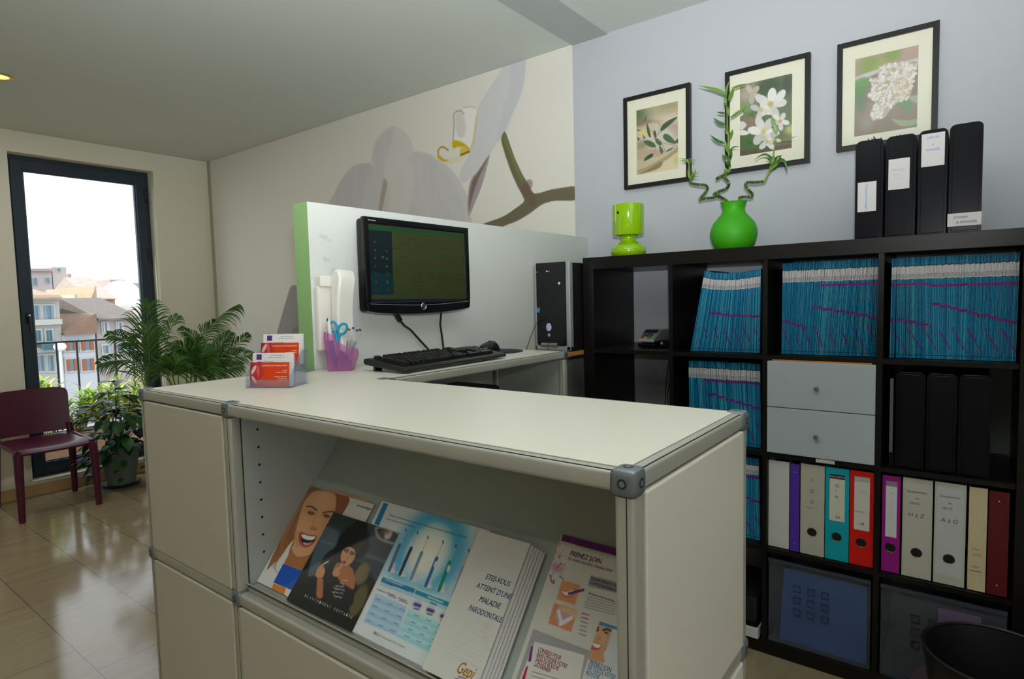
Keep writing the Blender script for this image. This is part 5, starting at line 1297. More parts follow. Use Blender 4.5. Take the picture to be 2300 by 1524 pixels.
def stalk(path, thick, shoot, leaves, label, yb):
    t = thing('lucky_bamboo', label, 'bamboo', (VC[0], VC[1], 1.62), group='bamboo stalks in the green vase')
    P = []
    for i, (u, v) in enumerate(path):
        dy = .018 * math.sin(i * 2.1) if 0 < i < len(path) - 1 else 0
        P.append(at(*zb4(u, v), Y=yb + dy))
    P.insert(0, Vector((VC[0] + (P[0].x - VC[0]) * .2, yb, 1.645)))
    Q = []
    for i in range(len(P) - 1):   # rounded curve
        a, b_, c, d = P[max(i - 1, 0)], P[i], P[i + 1], P[min(i + 2, len(P) - 1)]
        for k in range(5):
            s_ = k / 5; Q.append(.5 * ((2 * b_) + (c - a) * s_ + (2 * a - 5 * b_ + 4 * c - d) * s_ * s_ + (3 * b_ - a - 3 * c + d) * s_ ** 3))
    Q.append(P[-1])
    mb = MB(); mb.tube(Q, thick, BAM, 10)
    for i in range(6, len(Q), 6):
        if i + 1 < len(Q): mb.tube([Q[i], Q[i] + (Q[i + 1] - Q[i]).normalized() * .0016], thick * 1.12, NODEB, 10)
    mb.build('cane', t)
    S_ = [at(*zb4(u, v), Y=yb - .004) for u, v in shoot]
    mb = MB(); mb.tube([Q[-1]] + S_, [.0042] + [max(.0012, .0042 - .003 * k / len(S_)) for k in range(len(S_))], SHT, 8); mb.build('shoot', t)
    for k, L_ in enumerate(leaves):
        (a, b_, c), wd, dk = L_[0], L_[1], L_[2]
        q = [at(*zb4(*a), Y=yb - .004), at(*zb4(*b_), Y=yb - .014 - .006 * (k % 3)), at(*zb4(*c), Y=yb - .02 - .02 * (k % 2) + .012 * (k % 3))]
        mb = MB(); mb.blade(q, wd, LFD if dk else LF, up=(0.1, -1, .2), fold=.2, seg=8); mb.build('leaf', t)
stalk([(520, 1062), (470, 1027), (440, 1010), (398, 1030), (330, 1035), (280, 1045), (325, 988), (350, 950), (328, 920), (268, 915), (212, 905), (200, 890)], .0052,
      [(200, 885), (190, 830), (185, 780), (186, 730)],
      [(((186, 740), (165, 698), (90, 690)), .006, 0), (((186, 735), (150, 705), (95, 715)), .005, 0), (((188, 735), (205, 695), (238, 712)), .008, 0), (((186, 740), (178, 700), (200, 690)), .007, 0), (((186, 745), (215, 715), (262, 690)), .004, 0),
       (((200, 880), (228, 820), (274, 828)), .006, 0), (((203, 880), (235, 815), (240, 775)), .006, 0), (((200, 880), (222, 838), (277, 798)), .005, 0), (((203, 890), (182, 830), (176, 775)), .006, 0), (((200, 880), (215, 820), (222, 790)), .007, 0), (((205, 870), (240, 845), (278, 850)), .004, 0)],
      'left bamboo stalk zigzagging toward the lowest picture with a short leafy tuft', .165)
stalk([(515, 1060), (450, 1022), (405, 1002), (450, 975), (515, 948), (537, 905), (505, 862), (470, 842), (430, 862), (470, 845), (512, 815), (543, 795)], .0055,
      [(543, 770), (541, 700), (532, 600), (531, 500), (521, 400), (520, 300), (516, 220), (514, 160)],
      [(((505, 125), (425, 85), (265, 48)), .014, 0), (((535, 185), (562, 115), (583, 52)), .017, 0), (((512, 160), (518, 70), (545, 0)), .009, 0), (((560, 70), (630, 50), (692, 30)), .010, 0), (((508, 292), (465, 285), (430, 279)), .008, 1),
       (((548, 328), (615, 285), (692, 222)), .012, 0), (((505, 387), (450, 372), (400, 327)), .014, 1), (((535, 515), (560, 470), (565, 430)), .015, 0), (((500, 552), (430, 528), (374, 478)), .011, 1), (((548, 645), (572, 592), (630, 588)), .007, 1),
       (((530, 700), (498, 682), (478, 648)), .010, 1), (((548, 765), (520, 700), (500, 640)), .015, 1), (((540, 800), (515, 790), (500, 755)), .012, 0), (((535, 640), (515, 580), (505, 530)), .013, 0), (((540, 700), (552, 650), (546, 600)), .014, 1), (((528, 480), (515, 430), (512, 385)), .010, 0), (((520, 330), (530, 280), (528, 230)), .009, 0), (((518, 230), (505, 190), (500, 130)), .010, 0)],
      'tall middle bamboo stalk rising in front of the jasmine picture', .185)
stalk([(628, 1062), (630, 1030), (680, 1022), (733, 1025), (742, 998), (705, 958), (680, 918), (700, 895), (760, 895), (825, 890), (852, 886)], .0052,
      [(870, 840), (892, 790), (920, 710), (935, 600), (952, 500)],
      [(((962, 465), (935, 390), (905, 298)), .013, 0), (((965, 512), (1050, 515), (1132, 488)), .006, 0), (((912, 705), (850, 650), (750, 712)), .008, 1), (((905, 722), (880, 688), (842, 690)), .006, 1), (((925, 740), (955, 680), (1010, 665)), .010, 1),
       (((920, 760), (1010, 700), (1050, 825)), .011, 1), (((900, 780), (955, 735), (985, 690)), .012, 0), (((880, 810), (925, 765), (965, 742)), .010, 0), (((905, 770), (925, 700), (938, 660)), .010, 0), (((975, 700), (990, 680), (1000, 655)), .010, 1), (((900, 760), (912, 700), (905, 660)), .007, 1)],
      'right bamboo stalk bending toward the magazine files with drooping leaves', .165)

# ================================================================ leaflets in the display
PRL = mat_print('leaflet_print', 0.32, spec=0.5)
PAP = mat('leaflet_paper', (214, 212, 206), 0.6)
CX = Vector((1, 0, 0))
def leaflet(name, label, x0, x1, s0, s1, lift, thick, rgb, paint=None, words=(), step=.0012, group=None, cat='leaflet'):
    o = lp(x0, s0, lift + thick)
    S = Sheet(o, CX, AY, x1 - x0, s1 - s0, step, rgb)
    if paint: paint(S)
    mb = MB(); S.emit(mb, PRL, 0)
    b0 = [lp(x0, s0, lift), lp(x1, s0, lift), lp(x1, s1, lift), lp(x0, s1, lift)]
    t0 = [p + AN * (thick - .00005) for p in b0]
    mb.add(b0 + t0, [(0, 3, 2, 1), (0, 1, 5, 4), (1, 2, 6, 5), (2, 3, 7, 6), (3, 0, 4, 7)], PAP)
    for wd in words:
        s_, (u, v), (u2, v2), hh, mt_ = wd[:5]
        ax_, ay_ = S.loc(u, v); bx, by = S.loc(u2, v2)
        mb.text(s_, o + CX * ax_ + AY * ay_ + AN * .0003, CX, AY, w=bx - ax_, h=hh, mt=mt_, shear=wd[5] if len(wd) > 5 else 0.0, bold=wd[6] if len(wd) > 6 else 0.0)
    q = ink_build(mb, name, base=tuple(lp((x0 + x1) / 2, s0, lift))); tag(q, label, cat, group)
    return S
NAVY = mat('ink_navy', (36, 62, 130), .5); INKB = mat('ink_steel_blue', (40, 96, 140), .5); INKP = mat('ink_plum', (92, 26, 84), .5); INKM = mat('ink_magenta', (160, 30, 84), .5); INKG = mat('ink_gold', (214, 160, 40), .5); INKC = mat('ink_cyan', (60, 140, 190), .5); INKGR = mat('ink_soft_grey', (120, 118, 124), .5)
ZA = (4.232, 560, 1080)
leaflet('leaflet', 'pinkish leaflet edge peeping out above the laughing woman leaflet', .215, .345, .060, .222, .0002, .0012, (206, 150, 130))
def p_woman(S):
    S.zoom(*ZA); HB = (150, 96, 56)
    S.poly([(590, 50), (540, 130), (480, 240), (400, 380), (330, 500), (270, 610), (215, 720), (170, 840), (230, 780), (330, 690), (420, 620), (520, 860), (640, 720), (760, 470), (900, 290), (945, 150), (760, 90)], HB, 1, 0)
    rr = random.Random(6)
    for k in range(34):
        f = k / 33; u = 560 - 60 * f; S.line([(600 - 30 * f, 70 + 60 * f), (470 - 60 * f + 20 * rr.random(), 280), (350 - 60 * f, 520 + 30 * f), (250 - 50 * f + 60 * rr.random(), 760 + 40 * rr.random())], .0012, rr.choice([(196, 144, 92), (112, 66, 36), (176, 122, 74)]), .6)
    S.poly([(400, 600), (430, 690), (540, 720), (650, 650), (640, 740), (560, 900), (420, 850), (330, 800), (370, 700)], (176, 112, 68), 1, 1)
    S.poly([(610, 100), (680, 90), (760, 100), (815, 130), (825, 220), (795, 330), (755, 430), (700, 550), (640, 650), (560, 705), (480, 718), (435, 700), (420, 640), (432, 520), (460, 400), (490, 280), (540, 170)], (222, 164, 118), 1, 1)
    S.ell((700, 170), (90, 60), (240, 190, 150), .6, 1.3); S.ell((500, 400), (50, 70), (232, 176, 134), .5, 1.3); S.ell((720, 430), (40, 70), (206, 140, 96), .5, 1.3)
    S.poly([(830, 120), (890, 140), (935, 155), (920, 240), (880, 300), (820, 295), (830, 220)], HB, 1, 1)
    S.line([(545, 240), (590, 240), (640, 275)], .0035, (96, 54, 34), .9); S.line([(700, 300), (750, 290), (800, 290)], .0032, (96, 54, 34), .9)
    for c in ((585, 302), (735, 330)):
        S.ell(c, (42, 18), (176, 116, 80), .8, .8); S.ell(c, (30, 9), (66, 50, 44), 1, .6); S.ell((c[0], c[1] - 2), (6, 5), (190, 190, 180), .7, .6)
    S.line([(640, 300), (612, 380), (600, 440)], .002, (196, 130, 90), .8); S.ell((612, 448), (34, 16), (186, 118, 80), .8, .9); S.ell((590, 455), (7, 5), (120, 60, 40), .8, .8); S.ell((632, 462), (7, 5), (120, 60, 40), .8, .8)
    S.poly([(482, 480), (540, 500), (600, 512), (640, 520), (625, 570), (580, 615), (520, 628), (475, 590), (465, 530)], (196, 84, 74), 1, 0)
    S.poly([(492, 497), (560, 515), (632, 527), (610, 575), (560, 598), (505, 585), (488, 540)], (66, 24, 40), 1, 0)
    S.poly([(496, 503), (560, 518), (626, 528), (605, 556), (550, 556), (505, 538)], (250, 246, 240), 1, 0); S.poly([(510, 580), (560, 590), (600, 572), (570, 600), (530, 604)], (220, 200, 190), .9, 0)
    S.line([(455, 470), (440, 540), (460, 620)], .0016, (180, 110, 76), .8); S.line([(660, 500), (655, 570), (620, 630)], .0016, (180, 110, 76), .8)
    S.poly([(415, 560), (385, 640), (340, 720), (320, 800), (225, 960), (200, 1060), (75, 975), (180, 850), (260, 760)], (226, 222, 220), 1, 1)
    for k in range(10): S.line([(400 - 12 * k, 540 + 20 * k), (330 - 12 * k, 680 + 14 * k), (210 + 6 * k, 800 + 8 * k)], .0009, (150, 96, 56), .6)
    S.poly([(232, 970), (350, 1015), (322, 1112), (200, 1062)], (216, 128, 44), 1, 0, smooth=False); S.poly([(322, 785), (540, 868), (450, 1055), (228, 962)], (22, 84, 186), 1, 0, smooth=False)
leaflet('leaflet', 'leaflet with a laughing long haired woman, leftmost in the counter display', .1485, .367, .0, .2165, .0016, .0014, (224, 220, 216), p_woman,
        [('invisalign', (1020, 236), (1158, 276), .0052, NAVY, .25, .01)] , step=.0011)
def p_black(S):
    S.zoom(*ZA)
    S.poly([(815, 295), (1435, 465), (1300, 850), (1230, 1000), (1090, 800), (760, 600)], (60, 72, 82), .9, 6); S.poly([(690, 450), (850, 500), (800, 660), (700, 880), (600, 900), (560, 860)], (84, 100, 112), .9, 3)
    S.poly([(1040, 660), (1350, 770), (1340, 800), (1030, 690)], (96, 106, 108), .7, 3); S.poly([(690, 560), (830, 600), (825, 615), (690, 580)], (120, 124, 120), .7, 2)
    S.poly([(820, 300), (1060, 380), (1010, 480), (780, 420)], (40, 52, 52), .9, 3)
    S.ell((990, 560), (150, 130), (10, 10, 12), 1, .25); S.ell((1030, 470), (80, 120), (12, 12, 14), 1, .3); S.ell((880, 640), (70, 90), (10, 10, 12), 1, .3); S.ell((1060, 640), (70, 90), (12, 12, 12), 1, .4)
    S.ell((1070, 880), (68, 100), (112, 98, 62), 1, .3, .15); S.ell((1040, 1130), (66, 150), (96, 84, 52), 1, .3, .05); S.ell((1060, 870), (40, 70), (132, 116, 76), .6, 1.0)
    S.ell((745, 770), (62, 118), (16, 16, 18), 1, .15, -.1); S.ell((738, 760), (46, 96), (34, 38, 42), 1, .2, -.1)
    SK = (176, 108, 66); SKL = (206, 142, 98)
    S.poly([(900, 780), (980, 830), (1005, 940), (985, 1030), (890, 1000), (830, 900), (790, 880), (830, 780)], SK, 1, 2)
    S.poly([(935, 625), (985, 635), (1010, 680), (985, 760), (930, 805), (890, 790), (868, 730), (885, 660)], SKL, 1, 1)
    for c in ((922, 665), (972, 690)): S.ell(c, (20, 10), (30, 26, 26), 1, .5); S.ell(c, (7, 5), (200, 200, 196), .8, .5)
    S.line([(900, 650), (925, 645), (945, 655)], .0015, (30, 20, 16)); S.line([(960, 668), (985, 672), (1000, 690)], .0015, (30, 20, 16)); S.ell((935, 725), (10, 14), (176, 112, 76), .8, .8)
    S.ell((902, 770), (18, 12), (150, 30, 40), 1, .4); S.line([(880, 790), (830, 870)], .0026, (206, 186, 176))
    S.poly([(650, 830), (690, 790), (720, 850), (700, 910), (660, 930), (630, 890)], SKL, 1, 1); S.poly([(650, 920), (700, 930), (700, 1050), (690, 1110), (640, 1100), (640, 1000)], SK, 1, 2); S.poly([(820, 820), (850, 830), (860, 880), (820, 910), (790, 880)], SKL, 1, 1)
    S.line([(700, 790), (750, 762)], .003, (220, 210, 200)); S.poly([(760, 900), (860, 960), (980, 1040), (970, 1180), (800, 1150), (740, 1040)], (24, 26, 34), 1, 3)
    rr = random.Random(4)
    for (u, v, w_) in ((890, 940, 50), (865, 968, 40), (820, 990, 90), (800, 1012, 110), (790, 1048, 60), (860, 1062, 40), (800, 1085, 90)):
        for k in range(int(w_ / 12)): S.line([(u + 12 * k, v + 3 * k), (u + 12 * k + 8, v + 3 * k + rr.uniform(-12, 14))], .0013, (226, 216, 206), .9)
    S.poly([(1205, 430), (1425, 488), (1415, 600), (1350, 600), (1250, 565), (1205, 520)], (142, 138, 120), 1, 1); S.poly([(1230, 450), (1400, 500), (1390, 575), (1330, 565), (1245, 530)], (44, 44, 44), 1, 1); S.ell((1320, 510), (36, 42), (196, 196, 206), .9, .6); S.ell((1300, 480), (40, 20), (150, 96, 40), .7, .8)
leaflet('leaflet', 'black leaflet of a dark haired woman in a car titled blanchiment dentaire', .2705, .4735, -.006, .1775, .0075, .0010, (22, 23, 26), p_black,
        [(c, (u, 1095 + (u - 525) * .475), (u + 11, 1095 + (u + 11 - 525) * .475), .0052, mat('ink_pale', (206, 202, 196), .5)) for c, u in [(ch_, 525 + 23.0 * i) for i, ch_ in enumerate('BLANCHIMENT DENTAIRE')] if c != ' '], step=.0010)
ZB_ = (3.907, 800, 1110)
def p_oral(S):
    S.zoom(*ZB_)
    x, y_ = S.loc(625, 510); q = np.hypot((S.X - x) / .056, (S.Y - y_) / .060)[..., None]
    up = np.clip((S.Y - S.loc(500, 830)[1]) / .01, 0, 1)[..., None]
    ring = np.exp(-((q - 1.15) / .42) ** 2) * up
    S.a = S.a * (1 - ring * .9) + np.array((60, 164, 206.)) * ring * .9
    core = np.clip(1.0 - q, 0, 1) ** .7 * up; S.a = S.a * (1 - core) + np.array((250, 248, 226.)) * core
    lowb = np.clip(1 - np.abs(S.Y - S.loc(500, 760)[1]) / .022, 0, 1)[..., None]; S.a = S.a * (1 - .5 * lowb) + np.array((150, 204, 222.)) * .5 * lowb
    S.poly([(243, 70), (283, 82), (200, 272), (158, 255)], (36, 134, 186), 1, 0, smooth=False)
    for (hx, hy, bx, by), c_ in zip([(435, 310, 292, 660), (540, 335, 385, 695), (630, 375, 482, 735), (763, 415, 612, 795), (876, 450, 728, 835), (990, 490, 852, 890)], [(88, 88, 124), (26, 34, 72), (112, 142, 166), (44, 96, 172), (20, 128, 104), (150, 156, 198)]):
        mx, my = hx + (bx - hx) * .38, hy + (by - hy) * .38
        S.ell((bx + 14, by + 4), (42, 18), (214, 210, 206), 1, .5); S.poly([(bx + 10, by - 70), (bx + 50, by - 60), (bx + 40, by + 5), (bx - 5, by - 5)], (206, 208, 212), .8, 1)
        S.line([(hx, hy), (mx, my)], .0017, (196, 190, 186)); S.line([(hx, hy + 10), (hx, hy - 8)], .0026, (44, 60, 72)); S.line([(mx, my), (bx, by)], .0072, c_)
        S.ell((mx + 2, my + 12), (10, 16), c_, 1, .3)
        if c_[2] > 100 and c_[0] < 60: S.ell((mx - 10, my + 55), (14, 32), (214, 214, 220), 1, .3, .3)
    S.poly([(235, 722), (520, 828), (505, 868), (215, 762)], (32, 124, 172), 1, 0, smooth=False); S.poly([(528, 834), (885, 972), (868, 1012), (512, 872)], (32, 140, 170), 1, 0, smooth=False)
    S.poly([(215, 762), (505, 868), (495, 900), (200, 792)], (168, 206, 222), 1, 0, smooth=False); S.poly([(512, 872), (868, 1012), (856, 1044), (500, 903)], (168, 214, 222), 1, 0, smooth=False)
    S.poly([(175, 865), (445, 985), (360, 1245), (60, 1110)], (178, 206, 228), 1, 1, smooth=False); S.poly([(455, 1000), (815, 1160), (700, 1420), (365, 1250)], (176, 222, 226), 1, 1, smooth=False)
    for k in range(4):
        dx, dy = -28 * k, 62 * k
        S.poly([(165 + dx, 905 + dy), (435 + dx, 1020 + dy), (428 + dx, 1045 + dy), (155 + dx, 930 + dy)], (150, 186, 216), .7, 1, smooth=False)
        S.poly([(450 + dx, 1035 + dy), (800 + dx, 1190 + dy), (790 + dx, 1215 + dy), (440 + dx, 1060 + dy)], (146, 204, 214), .7, 1, smooth=False)
        for q_ in range(6):
            u = 175 + q_ * 105 + dx + (20 if q_ > 2 else 0); v = 910 + q_ * 44 + dy + (10 if q_ > 2 else 0)
            S.line([(u, v), (u + 38, v + 16)], .0012, (90, 104, 130), .8)
    for (u, v), c_ in (((535, 975), (40, 130, 180)), ((650, 1022), (60, 150, 90)), ((770, 1078), (220, 160, 50))):
        S.ell((u, v - 8), (44, 34), (186, 176, 214), .9, .8); S.line([(u - 22, v - 14), (u + 26, v + 2)], .005, (70, 50, 110), .9); S.line([(u - 28, v + 22), (u + 16, v + 34)], .0026, c_)
    for (u, v) in ((185, 830), (270, 860), (280, 880), (370, 905), (380, 925)): S.line([(u, v), (u + 70, v + 28)], .0018, (110, 96, 140), .8)
    S.line([(275, 780), (325, 800)], .0018, (40, 70, 120)); S.line([(650, 945), (705, 968)], .0018, (40, 70, 120)); S.line([(630, 895), (760, 948)], .0024, (190, 226, 236), .9)
    S.line([(260, 745), (410, 800)], .0022, (170, 206, 226), .9); S.line([(1103, 415), (1115, 380)], .004, (40, 70, 150))
leaflet('leaflet', 'white and blue sheet showing electric toothbrushes above a comparison table', .388, .672, -.004, .2270, .0045, .0022, (222, 226, 226), p_oral,
        [('Mieux comprendre la gamme de Brosses à dents électriques Oral-B', (288, 184), (965, 380), .0036, INKB, .25), ('pour mieux recommander', (264, 216), (515, 290), .0036, INKB, .25), ('P&G', (148, 1220), (192, 1240), .0046, NAVY, .2, .01), ('Professional Oral Health', (200, 1242), (428, 1345), .0036, INKGR, .2)], step=.0011)
for k in range(2): leaflet('leaflet', 'white sheet edge under the electric toothbrush sheet', .386 - .002 * k, .66, -.006 - .001 * k, .2255, .0035 - .0012 * k, .0008, (206, 204, 200), group='copies under the toothbrush sheet')
ZC_ = (4.43, 960, 1180)
def p_paro(S):
    S.zoom(*ZC_); S.ell((590, 1000), (30, 60), (206, 190, 168), .35, 1.2); S.ell((575, 1130), (30, 30), (206, 190, 168), .35, 1.2)
    rr = random.Random(3)
    for r_ in range(9):
        u, v = 560 - 22 * r_ + 20, 180 + 28 * r_; S.line([(u, v), (u + 420 * rr.uniform(.7, 1), v + 120)], .0008, (176, 174, 170), .35)
        u, v = 300 - 22 * r_ + 60, 980 + 40 * r_; S.line([(u, v), (u + 380 * rr.uniform(.7, 1), v + 130)], .0008, (176, 174, 170), .35)
    for (u, v) in ((330, 1500), (300, 1520)): S.line([(u - 20, v), (u + 30, v + 12)], .0016, (80, 80, 96), .8)
for k in range(5, 0, -1):
    leaflet('leaflet', 'white folded leaflet fanned out under the parodontal question leaflet', .659 + .0042 * k, .7675 + .0045 * k, -.004, .2205 - .0008 * k, .0175 - .0026 * k, .0016, (206, 204, 200), group='copies under the parodontal leaflet')
leaflet('leaflet', 'white leaflet asking Etes-vous atteint d une maladie parodontale, on top of its fanned pile', .6585, .7665, -.006, .2215, .0185, .0014, (212, 210, 204), p_paro,
        [('ETES-VOUS', (577, 527), (820, 600), .0088, INKB, .22, .012), ('ATTEINT D’UNE', (482, 612), (830, 735), .0088, INKB, .22, .012), ('MALADIE', (510, 750), (722, 828), .0088, INKB, .22, .012), ('PARODONTALE', (405, 838), (740, 962), .0088, INKB, .22, .012), ('Gepi', (290, 1455), (470, 1495), .0170, INKG, .35, .02)], step=.0013)
ZD_ = (4.564, 1160, 1190)
def p_soin(S):
    S.zoom(*ZD_)
    S.poly([(475, 40), (1100, 200), (1080, 280), (458, 108)], (104, 26, 118), 1, 0, smooth=False)
    rr = random.Random(9)
    for k in range(40): S.ell((430 + rr.gauss(0, 45), 330 + rr.gauss(0, 100)), (rr.uniform(3, 14), rr.uniform(3, 12)), rr.choice([(196, 96, 150), (220, 160, 190), (150, 40, 80)]), rr.uniform(.3, .8), .8)
    S.ell((420, 390), (60, 40), (204, 120, 160), .7, 1.0); S.line([(345, 460), (360, 530), (385, 545), (380, 510)], .0018, (140, 30, 60)); S.line([(440, 470), (480, 500)], .0014, (140, 30, 60))
    S.poly([(462, 505), (695, 568), (640, 790), (403, 708)], (224, 206, 196), 1, 0, smooth=False); S.poly([(468, 512), (655, 562), (600, 770), (410, 702)], (222, 148, 96), 1, 0, smooth=False)
    S.poly([(448, 610), (500, 625), (560, 620), (605, 590), (590, 660), (540, 690), (480, 675)], (206, 96, 96), 1, 1); S.poly([(460, 620), (510, 634), (590, 612), (560, 665), (500, 665)], (244, 242, 244), 1, 0); S.line([(540, 650), (610, 630), (685, 612)], .0042, (90, 36, 130))
    S.poly([(388, 742), (625, 818), (560, 1046), (325, 952)], (216, 140, 96), 1, 0, smooth=False); S.poly([(440, 775), (620, 830), (600, 900), (470, 860)], (230, 190, 160), .9, 4); S.poly([(400, 840), (470, 830), (560, 880), (540, 950), (440, 960), (400, 900)], (206, 160, 176), .9, 2); S.line([(430, 830), (455, 930)], .005, (236, 234, 240)); S.line([(450, 960), (560, 900)], .006, (238, 232, 232))
    S.poly([(762, 462), (1060, 540), (1050, 650), (732, 572)], (150, 148, 154), 1, 1, smooth=False)
    for r_ in range(5):
        u, v = 730 - 10 * r_, 680 + 26 * r_; S.line([(u, v), (u + 310, v + 82)], .0014, (130, 126, 130), .7)
    for r_ in range(6): S.line([(672 - 6 * r_, 850 + 42 * r_), (738 - 6 * r_, 870 + 42 * r_)], .0018, (150, 60, 90) if r_ < 2 else (130, 126, 130), .8)
leaflet('leaflet', 'leaflet titled Prenez soin with violet top band at the right end of the display', .8055, .9900, -.004, .2535, .0004, .0014, (216, 212, 204), p_soin,
        [('PRENEZ SOIN', (545, 257), (865, 343), .0082, INKP, .1, .014), ('de votre bouche chaque jour', (524, 300), (985, 430), .0055, INKM, .1, .006), ('LE BAIN DE BOUCHE,', (762, 505), (1030, 588), .0042, INKP, .1, .006), ('COMPLÉMENTAIRE AU', (750, 548), (1034, 628), .0042, INKP, .1, .006), ('Brossez-vous les dents', (738, 655), (1000, 740), .0038, INKM, .1, .006)], step=.0011)
def p_cons(S):
    S.zoom(*ZD_)
    S.poly([(188, 1140), (700, 1280), (620, 1700), (20, 1560)], (218, 214, 206), 1, 0, smooth=False); S.poly([(150, 1195), (172, 1180), (150, 1345), (118, 1345)], (110, 40, 120), 1, 0, smooth=False); S.poly([(100, 1400), (122, 1385), (80, 1560), (40, 1560)], (180, 20, 60), 1, 0, smooth=False)
    for r_ in range(4): S.line([(165 - 10 * r_, 1450 + 40 * r_), (480 - 10 * r_, 1540 + 40 * r_)], .0014, (130, 126, 130), .7)
leaflet('leaflet', 'grey bordered leaflet titled Conseils pour bien utiliser votre bain de bouche', .8155, .9280, -.004, .1050, .0052, .0012, (158, 158, 158), p_cons,
        [('CONSEILS POUR', (218, 1240), (455, 1315), .0062, INKM, .1, .012), ('BIEN UTILISER VOTRE', (206, 1292), (524, 1394), .0062, INKM, .1, .012), ('BAIN DE BOUCHE', (195, 1342), (438, 1420), .0062, INKM, .1, .012), ('LISTERINE®', (182, 1392), (350, 1440), .0062, INKM, .1, .012)], step=.0007)
def p_face(S):
    S.zoom(*ZD_); rr = random.Random(12)
    S.poly([(788, 865), (992, 930), (960, 1080), (930, 1200), (895, 1270), (890, 1360), (678, 1285), (720, 1140), (745, 1000)], (206, 150, 104), 1, 1)
    S.ell((870, 1060), (80, 120), (226, 172, 126), .7, 1.0); S.poly([(788, 865), (992, 930), (985, 960), (890, 925), (800, 960), (770, 960)], (166, 110, 66), .8, 3)
    S.line([(768, 980), (800, 972), (836, 1000)], .003, (66, 42, 34)); S.line([(782, 1018), (812, 1028), (838, 1024)], .0026, (80, 50, 40)); S.line([(890, 1022), (930, 1014), (965, 1030)], .003, (66, 42, 34)); S.ell((922, 1052), (24, 10), (50, 44, 44), 1, .5)
    S.ell((845, 1110), (22, 28), (196, 134, 96), .7, 1); S.poly([(748, 1140), (790, 1150), (870, 1180), (850, 1220), (790, 1225), (750, 1200)], (200, 76, 70), 1, 1); S.poly([(778, 1155), (865, 1182), (835, 1205), (790, 1190)], (244, 240, 236), 1, 0); S.ell((770, 1195), (26, 26), (206, 80, 76), 1, .5)
    S.poly([(856, 935), (1080, 990), (1080, 1035), (854, 968)], (28, 128, 190), 1, 0, smooth=False)
    for k in range(60): S.ell((615 + rr.gauss(0, 22), 1470 + rr.gauss(0, 70)), (rr.uniform(3, 14), rr.uniform(3, 12)), rr.choice([(90, 180, 220), (160, 216, 236), (50, 140, 200)]), rr.uniform(.3, .8), .8)
leaflet('leaflet', 'leaflet with a winking woman above Prenez soin de toute votre bouche', .9140, 1.0000, -.004, .1460, .0070, .0012, (208, 212, 212), p_face,
        [('PRENEZ SOIN', (745, 1370), (970, 1448), .0062, INKC, .1, .010), ('DE TOUTE VOTRE', (728, 1422), (1015, 1520), .0062, INKC, .1, .010), ('BOUCHE', (712, 1476), (850, 1522), .0062, INKC, .1, .010)], step=.0008)

# ================================================================ plum chair by the window
PL = mat('plum_plastic', (78, 18, 46), 0.35, spec=0.5)
chr_ = thing('side_chair', 'plum red plastic chair with open gap under its backrest by the window', 'chair', (-3.62, -.96, 0))
def surf(fn, nu, nv, th, mt):
    """curved plate: fn(u, v) -> point, thickness th along the local normal"""
    mb = MB(); g = [[fn(i / nu, j / nv) for j in range(nv + 1)] for i in range(nu + 1)]
    V = []; 
    for i in range(nu + 1):
        for j in range(nv + 1): V.append(g[i][j])
    N = []
    for i in range(nu + 1):
        for j in range(nv + 1):
            a = g[min(i + 1, nu)][j] - g[max(i - 1, 0)][j]; b_ = g[i][min(j + 1, nv)] - g[i][max(j - 1, 0)]
            N.append(a.cross(b_).normalized())
    V2 = [v - n * th for v, n in zip(V, N)]; k = nv + 1; o = len(V)
    F = [(i * k + j, (i + 1) * k + j, (i + 1) * k + j + 1, i * k + j + 1) for i in range(nu) for j in range(nv)]
    F2 = [tuple(o + q for q in reversed(f)) for f in F]
    bd = [(i * k, (i + 1) * k) for i in range(nu)] + [((i + 1) * k + nv, i * k + nv) for i in range(nu)] + [(j + 1, j) for j in range(nv)] + [(nu * k + j, nu * k + j + 1) for j in range(nv)]
    mb.add(V + V2, F + F2 + [(a, b_, b_ + o, a + o)[::-1] for a, b_ in bd], mt, True)
    return mb
cxx, cyy = -3.62, -.992
def seatf(u, v):
    w_ = .222 - .012 * (1 - u)
    x = cxx - .20 + .45 * u; y = cyy + (v * 2 - 1) * w_
    z = .452 - .018 * math.sin(PI * u) * (1 - (v * 2 - 1) ** 2) + .006 * (v * 2 - 1) ** 2 - .03 * max(0, (u - .86) / .14) ** 2 - .012 * abs(v * 2 - 1) ** 8
    return Vector((x, y, z))
surf(seatf, 16, 12, .014, PL).build('seat', chr_)
def backf(u, v):
    w_ = .212 + .012 * u; yy = (v * 2 - 1)
    ed = 1 - .06 * max(0, (u - .85) / .15) ** 2 * 1
    return Vector((cxx - .205 - .055 * u - .03 * (1 - yy * yy) * 1.0 + .0, cyy + yy * w_ * ed, .468 + .307 * u - .016 * abs(yy) ** 7 * max(0, u - .6) * 2.5))
surf(backf, 12, 14, .012, PL).build('backrest', chr_)
for sy in (-1, 1):
    mb = MB(); mb.tube([(cxx + .245, cyy + sy * .200, .430), (cxx + .255, cyy + sy * .204, .30), (cxx + .262, cyy + sy * .208, .0)], [.027, .024, .018], PL, 12); mb.build('leg', chr_)
    mb = MB(); mb.tube([(cxx - .205, cyy + sy * .203, .52), (cxx - .200, cyy + sy * .210, .44), (cxx - .215, cyy + sy * .215, .30), (cxx - .245, cyy + sy * .222, .0)], [.020, .025, .023, .018], PL, 12); mb.build('leg', chr_)
    mb = MB(); mb.tube([(cxx - .200, cyy + sy * .205, .446), (cxx + .245, cyy + sy * .200, .432)], .016, PL, 10); mb.build('side_rail', chr_)

